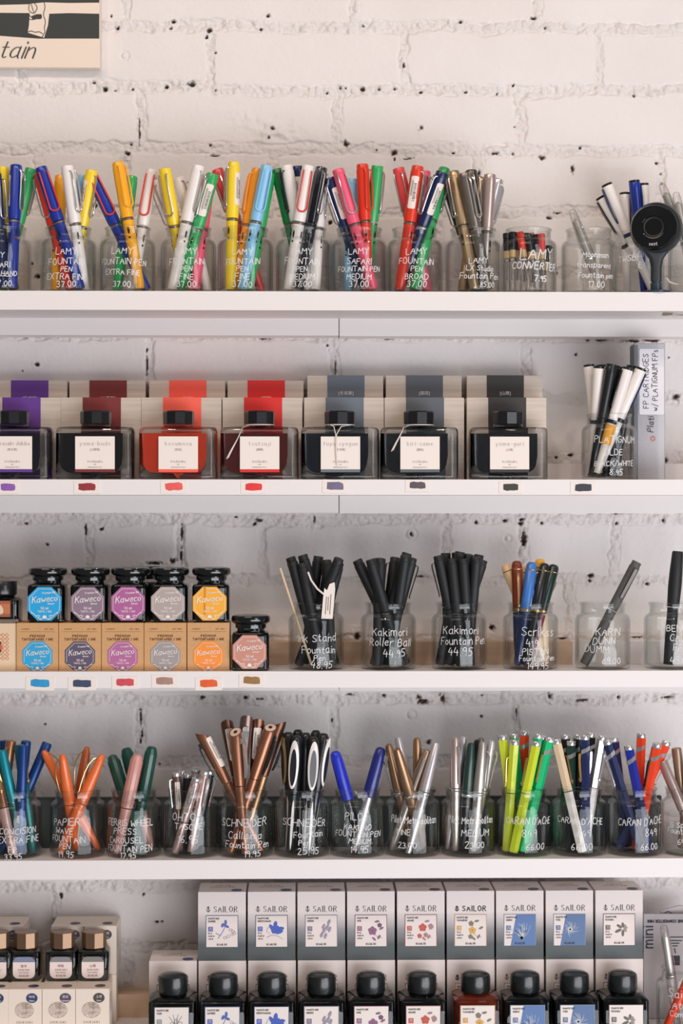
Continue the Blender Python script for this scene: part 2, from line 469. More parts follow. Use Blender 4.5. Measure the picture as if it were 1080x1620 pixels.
def brick_wall():
    rng = np.random.default_rng(7)
    X0, X1, Z0, Z1 = -0.56, 0.56, EYE - 0.72, EYE + 0.68
    st = 0.00105
    nx, nz = int((X1 - X0) / st), int((Z1 - Z0) / st)
    w, h = X1 - X0, Z1 - Z0
    xs = np.linspace(X0, X1, nx); zs = np.linspace(Z0, Z1, nz)
    XX, ZZ = np.meshgrid(xs, zs)
    N = lambda c: noise2(nx, nz, c, rng, w, h) - .5
    wob = N(.05) * .006 + N(.012) * .0045 + N(.005) * .002
    wob2 = N(.05) * .006 + N(.012) * .0045 + N(.005) * .002
    fine = N(.0035) + .6 * N(.0018 if st < .0018 else .003)
    lump = N(.009) + .7 * N(.0045)
    broad = N(.16)
    # bed joints and head joints read from the photo, at the wall's own depth
    bed = [P(540, y, WALL_Y).z for y in (-250, -153, -56, 42, 141, 237, 335, 432, 530, 628, 724, 822, 918, 1014, 1108, 1205, 1302, 1400, 1497, 1594, 1690, 1788)]
    heads = {3: (-60, 200, 560, 848), 4: (36, 330, 640, 946, 1250), 5: (-80, 222, 532, 822, 1120), 6: (62, 200, 430, 757, 1042), 7: (-60, 110, 410, 690, 990), 8: (40, 350, 640, 930),
             9: (-60, 241, 530, 828, 1130), 10: (80, 380, 680, 985), 11: (-60, 230, 540, 830, 1120), 12: (-20, 138, 284, 417, 702, 826, 973, 1240), 13: (60, 340, 600, 900), 14: (-60, 200, 500, 800, 1090),
             15: (-80, 224, 527, 816, 1110), 16: (60, 370, 650, 960), 17: (-60, 230, 520, 810, 1100), 18: (-200, 90, 400, 700, 1000, 1300)}
    dist = np.full(XX.shape, 9.0)
    for z in bed:
        dist = np.minimum(dist, np.abs(ZZ + wob - z) - .0062)
    for i in range(len(bed) - 1):
        zt, zb = bed[i], bed[i + 1]
        for px in heads.get(i + 1, tuple(range(-400 + 150 * (i % 2), 1600, 300))):
            hx = P(px, 810, WALL_Y).x
            inside = (ZZ < zt) & (ZZ > zb)
            d = np.abs(XX + wob2 - hx) - .0052
            dist = np.where(inside, np.minimum(dist, d), dist)
    joint = np.clip(.5 - dist / .0022, 0, 1)
    joint = joint * joint * (3 - 2 * joint)
    edge = np.exp(-((dist - .0004) / .0011) ** 2)
    up = np.clip(N(.11) * 3.0 + .35, 0, 1)            # stretches where the mortar was squeezed out over the joint
    depth = joint * (.0015 - .0014 * up + lump * .0028 + fine * .0019)
    depth += (1 - joint) * (fine * .00022 + lump * .00018 + broad * .003)
    depth += edge * (.0006 + N(.03) * .0022)
    # plaster smear, screw plugs
    sx, sz = P(432, 208, WALL_Y).x, P(432, 208, WALL_Y).z
    e = ((XX - sx) / .048) ** 2 + ((ZZ - sz + (XX - sx) * .35) / .016) ** 2
    depth += np.exp(-e * 1.4) * (lump * .004 - .0005)
    for px, py, r in ((650, 1131, 7), (650, 845, 9), (803, 852, 5), (197, 88, 6)):
        p = P(px, py, WALL_Y); r = r / 1370
        q = np.hypot(XX - p.x, ZZ - p.z)
        depth += np.exp(-((q - r) / .0012) ** 2) * .0017 - np.exp(-(q / r / .8) ** 4) * .0008
    hole = np.zeros(XX.shape)
    H = [(274, 34, 4.5, 3), (271, 44, 2, 2), (186, 44, 2.5, 2.5), (176, 25, 1.6, 2.5), (331, 48, 4.5, 4), (327, 58, 2, 3), (424, 25, 3.2, 3), (413, 46, 2.5, 2), (341, 83, 1.5, 2), (574, 40, 2, 2), (728, 35, 3, 2.5),
         (862, 44, 2.5, 2.5), (844, 29, 4, 1.5), (166, 141, 3.5, 3), (148, 130, 2.5, 1.5), (182, 143, 2.5, 1.5), (263, 136, 3, 3), (303, 133, 7, 3), (341, 143, 2, 2), (210, 141, 2, 1.5), (517, 147, 1.6, 1.6),
         (538, 139, 2, 2), (547, 139, 2, 2), (574, 141, 3.5, 3), (599, 141, 2.6, 2.6), (624, 140, 2, 1.6), (638, 103, 2, 3.5), (665, 146, 4, 2), (737, 146, 2.4, 2.4), (786, 148, 1.8, 2.4), (812, 135, 1.5, 1.5),
         (1003, 152, 2.6, 2.2), (666, 201, 3.6, 3.2), (547, 227, 4, 4), (207, 228, 2.2, 2), (202, 242, 3.5, 2), (333, 229, 2.4, 2), (340, 246, 5.5, 1.6), (431, 203, 3.4, 3), (425, 217, 1.5, 2), (596, 237, 2, 1.6),
         (624, 241, 4, 3.5), (717, 242, 3, 1.8), (782, 242, 5, 2.5), (811, 243, 2, 2), (857, 250, 4.5, 3), (918, 234, 1.8, 1.8), (905, 266, 2.6, 5.5), (643, 251, 6, 1.6), (624, 252, 1.4, 3), (758, 273, 2.4, 6), (814, 200, 2, 1.4),
         (1038, 258, 2.2, 1.5), (1045, 275, 1.8, 1.8), (1046, 290, 1.8, 1.8), (868, 344, 3.5, 2), (881, 432, 1.6, 3), (882, 337, 5, 1.5), (60, 437, 4.5, 4), (51, 417, 1.5, 2), (522, 352, 3.5, 3), (220, 205, .9, 17), (221, 212, 1.2, 5),
         (150, 325, 3, 3), (58, 577, 3, 2.6), (35, 586, 1.5, 1.2), (232, 575, 1.6, 14), (232, 553, 1.4, 3), (530, 582, 1.2, 10), (415, 534, 9, 1.8), (60, 533, 7, 1.4), (120, 532, 6, 1.2), (325, 532, 12, 1.2), (451, 533, 1.8, 1.6), (518, 546, 2, 2), (615, 535, 5, 1.6),
         (708, 535, 3, 1.5), (910, 561, 2, 2), (930, 537, 2, 2), (950, 538, 8, 1.2), (1000, 539, 10, 1.6), (1030, 538, 12, 1.8), (1070, 627, 4, 4), (903, 720, 3.5, 3), (880, 724, 2, 2), (1052, 728, 4.5, 4), (1058, 565, 1.6, 1.6),
         (74, 861, 2, 2.4), (135, 838, 1.8, 9), (160, 837, 3.5, 3), (287, 842, 1.8, 12), (286, 880, 1.8, 9), (273, 888, 5, 4), (243, 891, 10, 2.4), (409, 823, 6, 2.5), (402, 829, 2.5, 2), (372, 818, 2.6, 1.6), (497, 822, 1.8, 6), (40, 828, 4, 2), (650, 845, 3, 3), (753, 827, 2.6, 2.2),
         (799, 824, 2.6, 2), (824, 822, 4, 2), (828, 852, 3.4, 13), (823, 828, 4, 3), (857, 827, 2.6, 2.2), (975, 828, 2.4, 3), (974, 812, 2, 1.6), (1049, 823, 3, 3), (935, 911, 3.8, 3.6), (933, 919, 3, 2), (1023, 924, 3.4, 2.6), (565, 1008, 5, 7), (778, 993, 3, 4),
         (1007, 1008, 9, 1.2), (890, 1010, 7, 1.4), (585, 912, 10, 2), (664, 912, 8, 1.6), (222, 1135, 1.8, 10), (224, 1160, 1.6, 6), (222, 1173, 1.2, 4), (70, 1146, 2.4, 1.6), (252, 1209, 1.8, 1.8), (320, 1103, 5, 3), (388, 1104, 3, 2), (412, 1106, 6, 1.4), (552, 1099, 8, 2), (606, 1100, 3, 3),
         (662, 1103, 3.5, 3), (670, 1110, 7, 3), (700, 1106, 4.5, 6), (762, 1100, 3, 2), (869, 1102, 3, 4.5), (920, 1108, 10, 2), (978, 1103, 3, 3), (1055, 1103, 8, 1.5), (677, 1175, 3.6, 3.4), (686, 1252, 2.6, 3), (761, 1133, 2, 2), (817, 1128, 1.6, 6), (525, 1140, 1.6, 3), (227, 1415, 2.4, 2),
         (248, 1459, 4, 2.6), (256, 1458, 2, 2), (96, 1416, 2, 3)]
    jag = 1 + N(.002) * .9 + N(.006) * .5
    for px, py, rx, rz in H:
        p = P(px, py, WALL_Y)
        rx /= 1370; rz /= 1370
        ix = np.searchsorted(xs, [p.x - rx * 3 - .003, p.x + rx * 3 + .003]); iz = np.searchsorted(zs, [p.z - rz * 3 - .003, p.z + rz * 3 + .003])
        s_ = (slice(iz[0], iz[1]), slice(ix[0], ix[1]))
        q = np.sqrt(((XX[s_] - p.x) / rx) ** 2 + ((ZZ[s_] - p.z) / rz) ** 2) * jag[s_]
        m = np.clip((1.15 - q) / .45, 0, 1)
        hole[s_] = np.maximum(hole[s_], m)
        depth[s_] += np.clip(1.3 - q, 0, 1) * .006 - np.exp(-((q - 1.7) / .4) ** 2) * .0006
    YY = WALL_Y + depth
    co = np.stack([XX, YY, ZZ], -1).reshape(-1, 3).astype(np.float32)
    i = np.arange(nz - 1)[:, None] * nx + np.arange(nx - 1)[None, :]
    q = np.stack([i, i + 1, i + nx + 1, i + nx], -1).reshape(-1, 4).astype(np.int32)
    me = bpy.data.meshes.new('wall_back')
    me.vertices.add(len(co)); me.vertices.foreach_set('co', co.ravel())
    me.loops.add(q.size); me.loops.foreach_set('vertex_index', q.ravel())
    me.polygons.add(len(q)); me.polygons.foreach_set('loop_start', np.arange(0, q.size, 4, dtype=np.int32))
    me.update(calc_edges=True)
    me.polygons.foreach_set('use_smooth', np.ones(len(q), bool))
    at = me.attributes.new('bare', 'FLOAT', 'POINT')
    at.data.foreach_set('value', hole.astype(np.float32).ravel())
    at2 = me.attributes.new('mortar', 'FLOAT', 'POINT')
    at2.data.foreach_set('value', joint.astype(np.float32).ravel())
    m = bpy.data.materials.new('painted_brick')
    m.use_nodes = True
    nt = m.node_tree
    b = nt.nodes['Principled BSDF']
    b.inputs['Roughness'].default_value = .55
    a = nt.nodes.new('ShaderNodeAttribute'); a.attribute_name = 'bare'
    tc = nt.nodes.new('ShaderNodeTexCoord')
    n1 = nt.nodes.new('ShaderNodeTexNoise'); n1.inputs['Scale'].default_value = 9; n1.inputs['Detail'].default_value = 6
    n2 = nt.nodes.new('ShaderNodeTexNoise'); n2.inputs['Scale'].default_value = 700; n2.inputs['Detail'].default_value = 4
    nt.links.new(tc.outputs['Object'], n1.inputs['Vector']); nt.links.new(tc.outputs['Object'], n2.inputs['Vector'])
    mx = nt.nodes.new('ShaderNodeMix'); mx.data_type = 'RGBA'
    mx.inputs[6].default_value = L((222, 214, 209)); mx.inputs[7].default_value = L((236, 230, 226))
    nt.links.new(n1.outputs[0], mx.inputs[0])
    br = nt.nodes.new('ShaderNodeMix'); br.data_type = 'RGBA'
    br.inputs[6].default_value = L((30, 26, 24)); br.inputs[7].default_value = L((105, 78, 58))
    nt.links.new(n2.outputs[0], br.inputs[0])
    m2 = nt.nodes.new('ShaderNodeMix'); m2.data_type = 'RGBA'
    nt.links.new(a.outputs['Fac'], m2.inputs[0]); nt.links.new(mx.outputs[2], m2.inputs[6]); nt.links.new(br.outputs[2], m2.inputs[7])
    nt.links.new(m2.outputs[2], b.inputs['Base Color'])
    bp = nt.nodes.new('ShaderNodeBump'); bp.inputs['Strength'].default_value = .35; bp.inputs['Distance'].default_value = .0006
    nt.links.new(n2.outputs[0], bp.inputs['Height'])
    n3 = nt.nodes.new('ShaderNodeTexNoise'); n3.inputs['Scale'].default_value = 260; n3.inputs['Detail'].default_value = 5; n3.inputs['Roughness'].default_value = .7
    nt.links.new(tc.outputs['Object'], n3.inputs['Vector'])
    a3 = nt.nodes.new('ShaderNodeAttribute'); a3.attribute_name = 'mortar'
    bq = nt.nodes.new('ShaderNodeBump'); bq.inputs['Distance'].default_value = .0022
    ms = nt.nodes.new('ShaderNodeMath'); ms.operation = 'MULTIPLY_ADD'; ms.inputs[1].default_value = .6; ms.inputs[2].default_value = .05
    nt.links.new(a3.outputs['Fac'], ms.inputs[0]); nt.links.new(ms.outputs[0], bq.inputs['Strength'])
    nt.links.new(n3.outputs[0], bq.inputs['Height']); nt.links.new(bp.outputs[0], bq.inputs['Normal']); nt.links.new(bq.outputs[0], b.inputs['Normal'])
    me.materials.append(m)
    o = bpy.data.objects.new('wall_back', me)
    COL.objects.link(o)
    struct(o)


brick_wall()

# ---------------------------------------------------------------- shelves
WHITE_PAINT = mat((236, 229, 226), .42, bump=.25, bscale=90)
RAW_WOOD = mat((214, 184, 156), .6, var=.12, vscale=(6, 60, 120))
SX0, SX1 = -0.55, 0.55
TOPS = [EYE + .2407, EYE + .0355, EYE - .1738, EYE - .3793, EYE - .574]
THICK = [.0207, .0169, .0179, .0207, .0207]
WORDS = ['top', 'second', 'third', 'fourth', 'bottom']
for i in range(5):
    t = thing('wall_shelf', 'long white painted wooden shelf board, %s of the five on the brick wall' % ('the ' + WORDS[i]), 'shelf', (0, 0, TOPS[i]), 'white shelves along the brick wall')
    y0 = 0.0 if i < 4 else -.022
    mb = MB()
    Mx = Matrix(((0, 0, 1, 0), (1, 0, 0, 0), (0, 1, 0, 0), (0, 0, 0, 1)))     # local z of the prism runs along world x
    mb.prism([(y0, -THICK[i]), (WALL_Y + .004, -THICK[i]), (WALL_Y + .004, 0), (y0, 0)], SX0, SX1, 0, Mx, .0007)
    mb.build('shelf_board', WHITE_PAINT, t)
    lh = [.0192, .0195, .0115, .012, .012][i]
    xj = P(536, 800, STRIP_Y).x
    for x0, x1, dz in ((SX0, xj - .0004, 0), (xj + .0004, SX1, .0006)):
        mb = MB()
        mb.prism([(STRIP_Y, -THICK[i] - lh - dz), (WALL_Y + .004, -THICK[i] - lh - dz), (WALL_Y + .004, -THICK[i]), (STRIP_Y, -THICK[i])], x0, x1, 0, Mx, .0005)
        mb.build('support_batten', WHITE_PAINT, t)
    sh = [.012, .0195, .026, .026, .026][i]
    xr = P(905, 1000, STRIP_Y).x
    for x0, x1, mt in ((SX0, xr, RAW_WOOD if i in (2, 4) else WHITE_PAINT), (xr, SX1, WHITE_PAINT)):
        mb = MB()
        mb.prism([(STRIP_Y, .0001), (WALL_Y + .004, .0001), (WALL_Y + .004, sh), (STRIP_Y, sh)], x0, x1, 0, Mx, .0005)
        mb.build('back_strip', mt, t)

# ---------------------------------------------------------------- pens
DEBUG = 0
C = dict(blue=(28, 52, 150), navy=(26, 40, 84), red=(222, 58, 34), coral=(222, 74, 74), pink=(238, 92, 120), white=(240, 232, 226), yellow=(247, 212, 48), amber=(250, 176, 36),
         orange=(250, 158, 40), green=(52, 168, 92), dgreen=(24, 120, 58), sky=(142, 198, 232), gold=(188, 162, 128), champagne=(174, 152, 130), gunmetal=(140, 130, 118), dark=(92, 86, 80),
         silver=(196, 186, 178), lsilver=(214, 208, 210), black=(26, 28, 30), inkblack=(38, 40, 44), steel=(206, 200, 194), chrome=(215, 213, 212), rbrown=(120, 48, 26), kblue=(62, 118, 190),
         kyellow=(240, 176, 40), bgreen=(18, 44, 40), burgundy=(118, 42, 62), cream=(226, 200, 168), pale=(232, 196, 150), slate=(84, 82, 80), teal=(24, 136, 150), dteal=(36, 112, 112), copper=(180, 124, 92),
         mblue=(28, 66, 128), rose=(214, 178, 168), worange=(232, 112, 52), wbrown=(176, 84, 40), fgreen=(20, 72, 60), fpink=(206, 146, 136), mbrown=(128, 104, 98), mpink=(212, 184, 178), clpop=(164, 112, 86),
         clbrown=(120, 82, 66), skin=(236, 204, 180), qblue=(36, 52, 190), qdark=(34, 42, 120), bronze=(166, 130, 98), lime=(206, 220, 48), cgreen=(22, 190, 120), cred=(238, 72, 36), cnavy=(34, 42, 84), cblue=(38, 48, 150),
         gilt=(206, 170, 112), cgreen2=(34, 60, 52), spink=(206, 184, 176))


def plastic(c, rough=.28):
    return mat(C[c] if isinstance(c, str) else c, rough, 0, .25)


def matte(c):
    return mat(C[c], .55)


def metal(c, rough=.3):
    return mat(C[c], rough, .72)


def finish(kind, c):
    if c == 'clear':
        return CLEAR_PLASTIC
    if c == 'smoke':
        return SMOKE_PLASTIC
    if kind in 'MH':
        return matte(c)
    if c in ('champagne', 'gunmetal', 'silver', 'lsilver', 'steel', 'chrome', 'gold', 'bronze', 'copper', 'mbrown', 'mpink', 'dark', 'gilt', 'spink', 'clpop', 'clbrown'):
        return metal(c)
    if kind == 'Y':
        return mat(C[c], .32, .35)
    return plastic(c)


mm = .001
# cap length, cap profile (radius, mm below the top), barrel profile (radius, fraction of the barrel from the tip), sides
KIND = {
 'S': (62, [(6.6, 62), (7.1, 58), (7.1, 6), (6.7, 5.6), (6.7, 1), (6.1, 0), (5.0, 0), (4.8, 1)], [(4.8, 0), (5.5, .02), (6.2, .5), (6.3, 1)], 20),
 'N': (60, [(5.2, 60), (5.4, 50), (6.4, 12), (6.5, 3), (6.3, 2.6)], [(3.2, 0), (3.9, .02), (4.6, .5), (5.1, 1)], 18),
 'M': (60, [(5.6, 60), (5.85, 56), (6.0, 30), (6.1, 6), (5.5, 5.5), (5.5, .6), (5.0, 0)], [(5.0, 0), (5.4, .03), (5.5, 1)], 18),
 'H': (62, [(6.8, 62), (7.6, 40), (7.2, 22), (6.2, 2), (5.4, 0)], [(5.4, 0), (6.2, .5), (6.2, 1)], 20),
 'C': (58, [(5.6, 58), (5.6, 5)], [(5.0, 0), (5.6, .03), (5.6, 1)], 6),
 'K': (56, [(6.0, 56), (6.1, 50), (6.4, 9), (6.1, 8.6), (5.9, 4), (4.6, 1.2), (2.4, .1)], [(2.6, 0), (4.6, .05), (5.8, .5), (5.9, 1)], 20),
 'W': (58, [(6.4, 58), (6.5, 46), (5.6, 22), (4.4, 7), (2.9, 1.4), (1.2, .1)], [(2.4, 0), (3.6, .04), (5.6, .5), (6.1, 1)], 18),
 'F': (60, [(6.4, 60), (7.2, 54), (7.2, 8), (6.6, 6), (5.2, 1.5), (3.4, 0)], [(3.2, 0), (4.6, .1), (5.9, .7), (6.1, 1)], 12),
 'T': (50, [(5.0, 50), (5.3, 47), (5.3, 5), (4.9, 4), (4.6, .6), (4.0, 0)], [(3.8, 0), (4.2, .03), (4.6, 1)], 16),
 'B': (64, [(5.2, 64), (5.8, 56), (7.0, 20), (7.3, 6), (7.0, 0)], [(3.6, 0), (4.4, .03), (5.2, .6), (5.2, 1)], 20),
 'G': (64, [(6.0, 64), (6.6, 50), (6.7, 18), (5.8, 4), (3.8, .6), (2.6, 0)], [(3.6, 0), (4.8, .05), (5.6, 1)], 18),
 'R': (56, [(6.3, 56), (6.4, 46), (5.5, 22), (4.4, 5), (3.4, 1), (2.0, 0)], [(2.8, 0), (3.6, .03), (5.4, .5), (6.1, 1)], 18),
 'Q': (56, [(7.0, 56), (7.2, 50), (6.6, 10), (5.6, 3), (3.6, .6), (1.8, 0)], [(3.0, 0), (4.2, .06), (5.2, .6), (5.0, 1)], 16),
 'Y': (58, [(5.5, 58), (5.7, 56), (5.7, 2), (5.2, .4), (4.4, 0)], [(4.4, 0), (5.2, .03), (5.5, 1)], 18),
}
PAPER = mat((238, 226, 216), .6)
PRINT = mat((58, 54, 54), .6)


def angled(a, r, z):
    return (math.sin(a) * r, -math.cos(a) * r, z)


def price_sticker(cap, r, L, a, rng, z0=14, h=36, half=.62):
    mb = MB()
    n = 6
    rr = r + .00018
    cols = []
    for i in range(n + 1):
        t = -half + 2 * half * i / n
        e = .0012 if i in (0, n) else 0
        cols.append((t, L - z0 * mm - e, L - (z0 + h) * mm + e))
    vs = [angled(a + t, rr, z) for t, za, zb in cols for z in (za, zb)]
    mb.add(vs, [(2 * i + 1, 2 * i + 3, 2 * i + 2, 2 * i) for i in range(n)], 0)
    z = L - (z0 + 8) * mm
    t0, t1 = -.05 * half, .62 * half
    while z > L - (z0 + h - 8) * mm:
        w = rng.choice([.0003, .0005, .0008])
        mb.add([angled(a + t, rr + .00012, q) for t in (t0, (t0 + t1) / 2, t1) for q in (z, z - w)], [(1, 3, 2, 0), (3, 5, 4, 2)], 1)
        z -= w + rng.choice([.0004, .0007])
    for t in (-.35, -.6, .85):
        z1 = L - (z0 + h * rng.uniform(.6, .85)) * mm
        mb.add([angled(a + half * (t + q), rr + .00012, zz) for q in (0, .1) for zz in (L - (z0 + 5) * mm, z1)], [(1, 3, 2, 0)], 1)
    o = mb.build('price_sticker', [PAPER, PRINT], cap, 40)
    return o


def make_pen(kind, capc, barc, T, B, clipc, ca, label, cat, name, group, sticker=None, accent=None, rng=random):
    T, B = Vector(T), Vector(B)
    ax = (T - B)
    Ln = ax.length
    ax.normalize()
    fr = Vector((0, -1, 0)); fr = (fr - ax * fr.dot(ax)).normalized()
    ly = -fr
    lx = ly.cross(ax)
    M = Matrix((lx, ly, ax)).transposed().to_4x4()
    M.translation = B
    t = thing(name, label, cat, M, group)
    cl, cp, bp, seg = KIND[kind]
    cm_, bm_ = finish(kind, capc), finish(kind, barc)
    zc = Ln - cl * mm
    ca = math.radians(ca)
    a0 = ca + math.pi / 6 if kind == 'C' else 0
    acc = plastic(accent) if accent and accent in C else None
    # barrel
    mb = MB()
    prof = [(r * mm, f * (zc - .001) + (.0 if f else 0)) for r, f in bp]
    mb.lathe(prof, seg, 0, None, a0)
    mats = [bm_, plastic('black')]
    if kind == 'S':                                    # the ink window beside the grip
        for s in (-1, 1):
            rr = .0064
            for zz, hh in ((zc - .0145, .0042), (zc - .0225, .0012)):
                ring = [angled(ca + s * .75 + .2 * math.cos(q), rr, zz + hh * math.sin(q)) for q in [k * math.pi / 6 for k in range(12)]]
                mb.add(ring, [tuple(range(12))], 1)
        mats[0] = bm_
        mb.lathe([(.0061, zc - .0035), (.0066, zc - .003), (.0066, zc - .0012), (.0061, zc - .001)], seg, 2)
        mats.append(metal('gunmetal') if capc not in ('smoke',) else plastic('black'))
    if kind == 'N':
        mb.lathe([(.0037, -.0004), (.0040, .0002), (.0040, .0032), (.0036, .0036)], seg, 1)
        mb.lathe([(.0050, zc - .0045), (.0055, zc - .004), (.0055, zc - .0008), (.0050, zc - .0004)], seg, 1)
        if acc:
            mats[1] = acc
    if kind == 'G':                                    # pale grip stripes on the black barrel
        mats[1] = plastic('white')
        for s in (-.9, .35):
            ring = [angled(ca + s + .28 * math.cos(q), .0056 - .0008 * (1 - (math.sin(q) + 1) / 2), zc - .034 + .028 * math.sin(q)) for q in [k * math.pi / 8 for k in range(16)]]
            mb.add([(x * 1.04, y * 1.04, z) for x, y, z in ring], [tuple(range(16))], 1)
    if kind == 'R':
        mb.lathe([(.0060, zc - .004), (.0064, zc - .0035), (.0064, zc - .0012), (.006, zc - .0008)], seg, 1)
        mats[1] = metal('chrome', .15)
    mb.build('barrel', mats, t, 40)
    # cap
    mb = MB()
    mats = [cm_]
    if kind == 'B':
        rings = []
        for r, d in cp:
            k = max(0, 1 - d / 22)
            rings.append([(r * mm * math.cos(q), r * mm * math.sin(q), Ln - d * mm - k * .0052 * (1 - math.cos(q - (math.radians(75) if accent else math.atan2(-math.cos(ca), math.sin(ca)))))) for q in [2 * math.pi * i / seg for i in range(seg)]])
        mb.loft(rings)
        top = rings[-1]
        c_ = Vector(tuple(sum(v[i] for v in top) / seg for i in range(3)))
        mb.add([c_ + (Vector(v) - c_) * .84 + Vector((0, 0, .0003)) for v in top], [tuple(range(seg))], 1)
        mb.add([c_ + (Vector(v) - c_) * .3 + Vector((0, 0, .0005)) for v in top], [tuple(range(seg))], 2)
        mats += [plastic('skin'), plastic('black')]
    else:
        if capc in ('clear', 'smoke'):
            mb.lathe([(r * mm, Ln - d * mm) for r, d in cp], seg, 0, None, a0)
            mb.lathe([(.0034, zc + .002), (.0042, zc + .012), (.0042, zc + .042), (.001, zc + .045)], 12, 1)
            mats.append(mat((60, 64, 72), .3, 0, .3) if capc == 'smoke' else mat((200, 196, 190), .25, .3))
        else:
            mb.lathe([(r * mm, Ln - d * mm) for r, d in cp], seg, 0, None, a0)
    mats = mats + [plastic('black')] if len(mats) == 1 else mats
    if kind == 'S':
        mb.lathe([(.0043, Ln - .0012), (.0043, Ln - .0006)], seg, 1)
    if kind == 'N':
        mb.lathe([(.0063, Ln - .0028), (.0063, Ln - .0004), (.0059, Ln)], seg, 1)
        if accent:
            mats[1] = plastic('black')
    if kind == 'C':
        mats[1] = metal('chrome', .2)
        mb.lathe([(.0050, Ln - .0052), (.0052, Ln - .0048), (.0052, Ln - .001), (.0047, Ln)], 16, 1)
        rr = .00575
        if capc in ('cnavy', 'cred', 'cgreen', 'cblue', 'black', 'cgreen2'):      # slanting silver badge over two facets
            for k in range(6):
                am = a0 + (k + .5) * math.pi / 3
                if -math.sin(am) > .45:
                    c1_, c2_ = a0 + k * math.pi / 3, a0 + (k + 1) * math.pi / 3
                    s1, s2 = math.cos(c1_), math.cos(c2_)
                    zz = lambda s_: Ln - .0165 + s_ * .0028
                    V = []
                    for c_, s_ in ((c1_, s1), (c2_, s2)):
                        V += [(rr * math.cos(c_), rr * math.sin(c_), zz(s_) - .0024), (rr * math.cos(c_), rr * math.sin(c_), zz(s_) + .0024)]
                    mb.add(V, [(0, 2, 3, 1)], 1)
    if kind == 'K':
        mats[1] = metal('gilt', .2)
        mb.lathe([(.0062, Ln - .0094), (.0067, Ln - .0092), (.0067, Ln - .0084), (.0061, Ln - .0082)], seg, 1)
        mb.lathe([(.0060, zc + .001), (.0066, zc + .0012), (.0066, zc + .0035), (.0062, zc + .0037)], seg, 1)
    if kind == 'T':
        mats[1] = metal('chrome', .15)
        mb.lathe([(.0050, Ln - .0045), (.0053, Ln - .004), (.0050, Ln - .0005), (.0040, Ln + .0004)], seg, 1)
    cap = mb.build('cap', mats, t, 40 if kind != 'F' else 20)
    r = cp[len(cp) // 2][0] * mm
    if sticker is not None:
        price_sticker(cap, .0072 if kind == 'S' else r + .0002, Ln, math.radians(sticker), rng, 12 if kind == 'S' else 10, 36 if kind != 'T' else 30)
    # clip
    if clipc:
        mb = MB()
        cmt = plastic(clipc) if clipc in ('red', 'orange', 'amber', 'sky', 'black', 'green', 'pink', 'navy', 'white') else metal(clipc, .15)
        if clipc == 'black' and kind in 'MH':
            cmt = matte('black')
        Rz = Matrix.Rotation(ca, 4, 'Z')
        if kind == 'S':
            pts = []
            for i in range(17):
                q = math.pi * i / 16
                pts.append((5.3 * mm * math.cos(q), -(.0082 - .0006 * math.sin(q)), Ln - .0465 - .0048 * math.sin(q)))
            p = [(4.3 * mm, -.0046, Ln - .0062), (4.5 * mm, -.0072, Ln - .0066), (4.7 * mm, -.0086, Ln - .010), (5.0 * mm, -.0088, Ln - .028)] + pts
            p += [(-x, y, z) for x, y, z in p[3::-1]]
            mb.tube(p, .00092, 8, 0, Rz)
        elif kind == 'N':
            mb.loft([[(x, y, z) for x in (-w, w) for y in ((y0, y0 - .0016) if x < 0 else (y0 - .0016, y0))] for w, y0, z in ((.0017, -.0060, Ln - .004), (.0021, -.0064, Ln - .02), (.0017, -.0056, Ln - .043), (.0009, -.0052, Ln - .046))], 0, Rz)
            if acc:
                cmt = acc
        elif kind == 'G':
            outp, inp = [], []
            for i in range(28):
                q = 2 * math.pi * i / 28
                outp.append((.0058 * math.cos(q), .0270 * math.sin(q))); inp.append((.0036 * math.cos(q), .0205 * math.sin(q) - .003))
            z0 = Ln - .031
            yy = lambda x: -.0066 - .0018 + 38 * x * x
            V = [(x, yy(x), z0 + z) for x, z in outp] + [(x, yy(x) - .0006, z0 + z) for x, z in inp]
            mb.add(V, [(i, (i + 1) % 28, 28 + (i + 1) % 28, 28 + i) for i in range(28)], 0, Rz)
            V = [(x, yy(x), z0 + z) for x, z in outp] + [(x * .9, yy(x) + .0014, z0 + z * .97) for x, z in outp]
            mb.add(V, [((i + 1) % 28, i, 28 + i, 28 + (i + 1) % 28) for i in range(28)], 0, Rz)
            mb.add([(x, yy(x) - .0002, z0 + z) for x, z in inp], [tuple(range(28))], 1, Rz)
            mb.box(-.002, .002, -.0072, -.004, Ln - .014, Ln - .006, 0, Rz)
        elif kind == 'W':
            pts = [(0, -.0040, Ln - .006), (0, -.0072, Ln - .009), (0, -.0098, Ln - .016), (0, -.0104, Ln - .026), (0, -.0090, Ln - .040), (0, -.0078, Ln - .047), (0, -.0086, Ln - .050)]
            mb.tube(pts, [.0008, .0009, .001, .001, .0009, .0009, .0007], 8, 0, Rz)
        elif kind == 'B':
            rows = [(.0030, -.0070, Ln - .014), (.0034, -.0094, Ln - .018), (.0032, -.0098, Ln - .030), (.0026, -.0088, Ln - .048), (.0016, -.0074, Ln - .056)]
            mb.loft([[(-w, y, z), (w, y, z), (w, y - .0014, z), (-w, y - .0014, z)] for w, y, z in rows], 0, Rz)
            mb.box(-.0026, .0026, -.0098, -.0060, Ln - .0185, Ln - .0125, 0, Rz)
        else:
            cr = max(q[0] for q in cp) * mm
            top = {'C': .019, 'K': .012, 'R': .010}.get(kind, .007)
            ln_ = {'C': .030, 'K': .038, 'R': .040, 'M': .036, 'T': .030, 'Y': .034, 'H': .036, 'Q': .03}.get(kind, .036)
            w = .0012 if kind in 'CRKY' else .0018
            rt = {'R': .0048}.get(kind, cr)
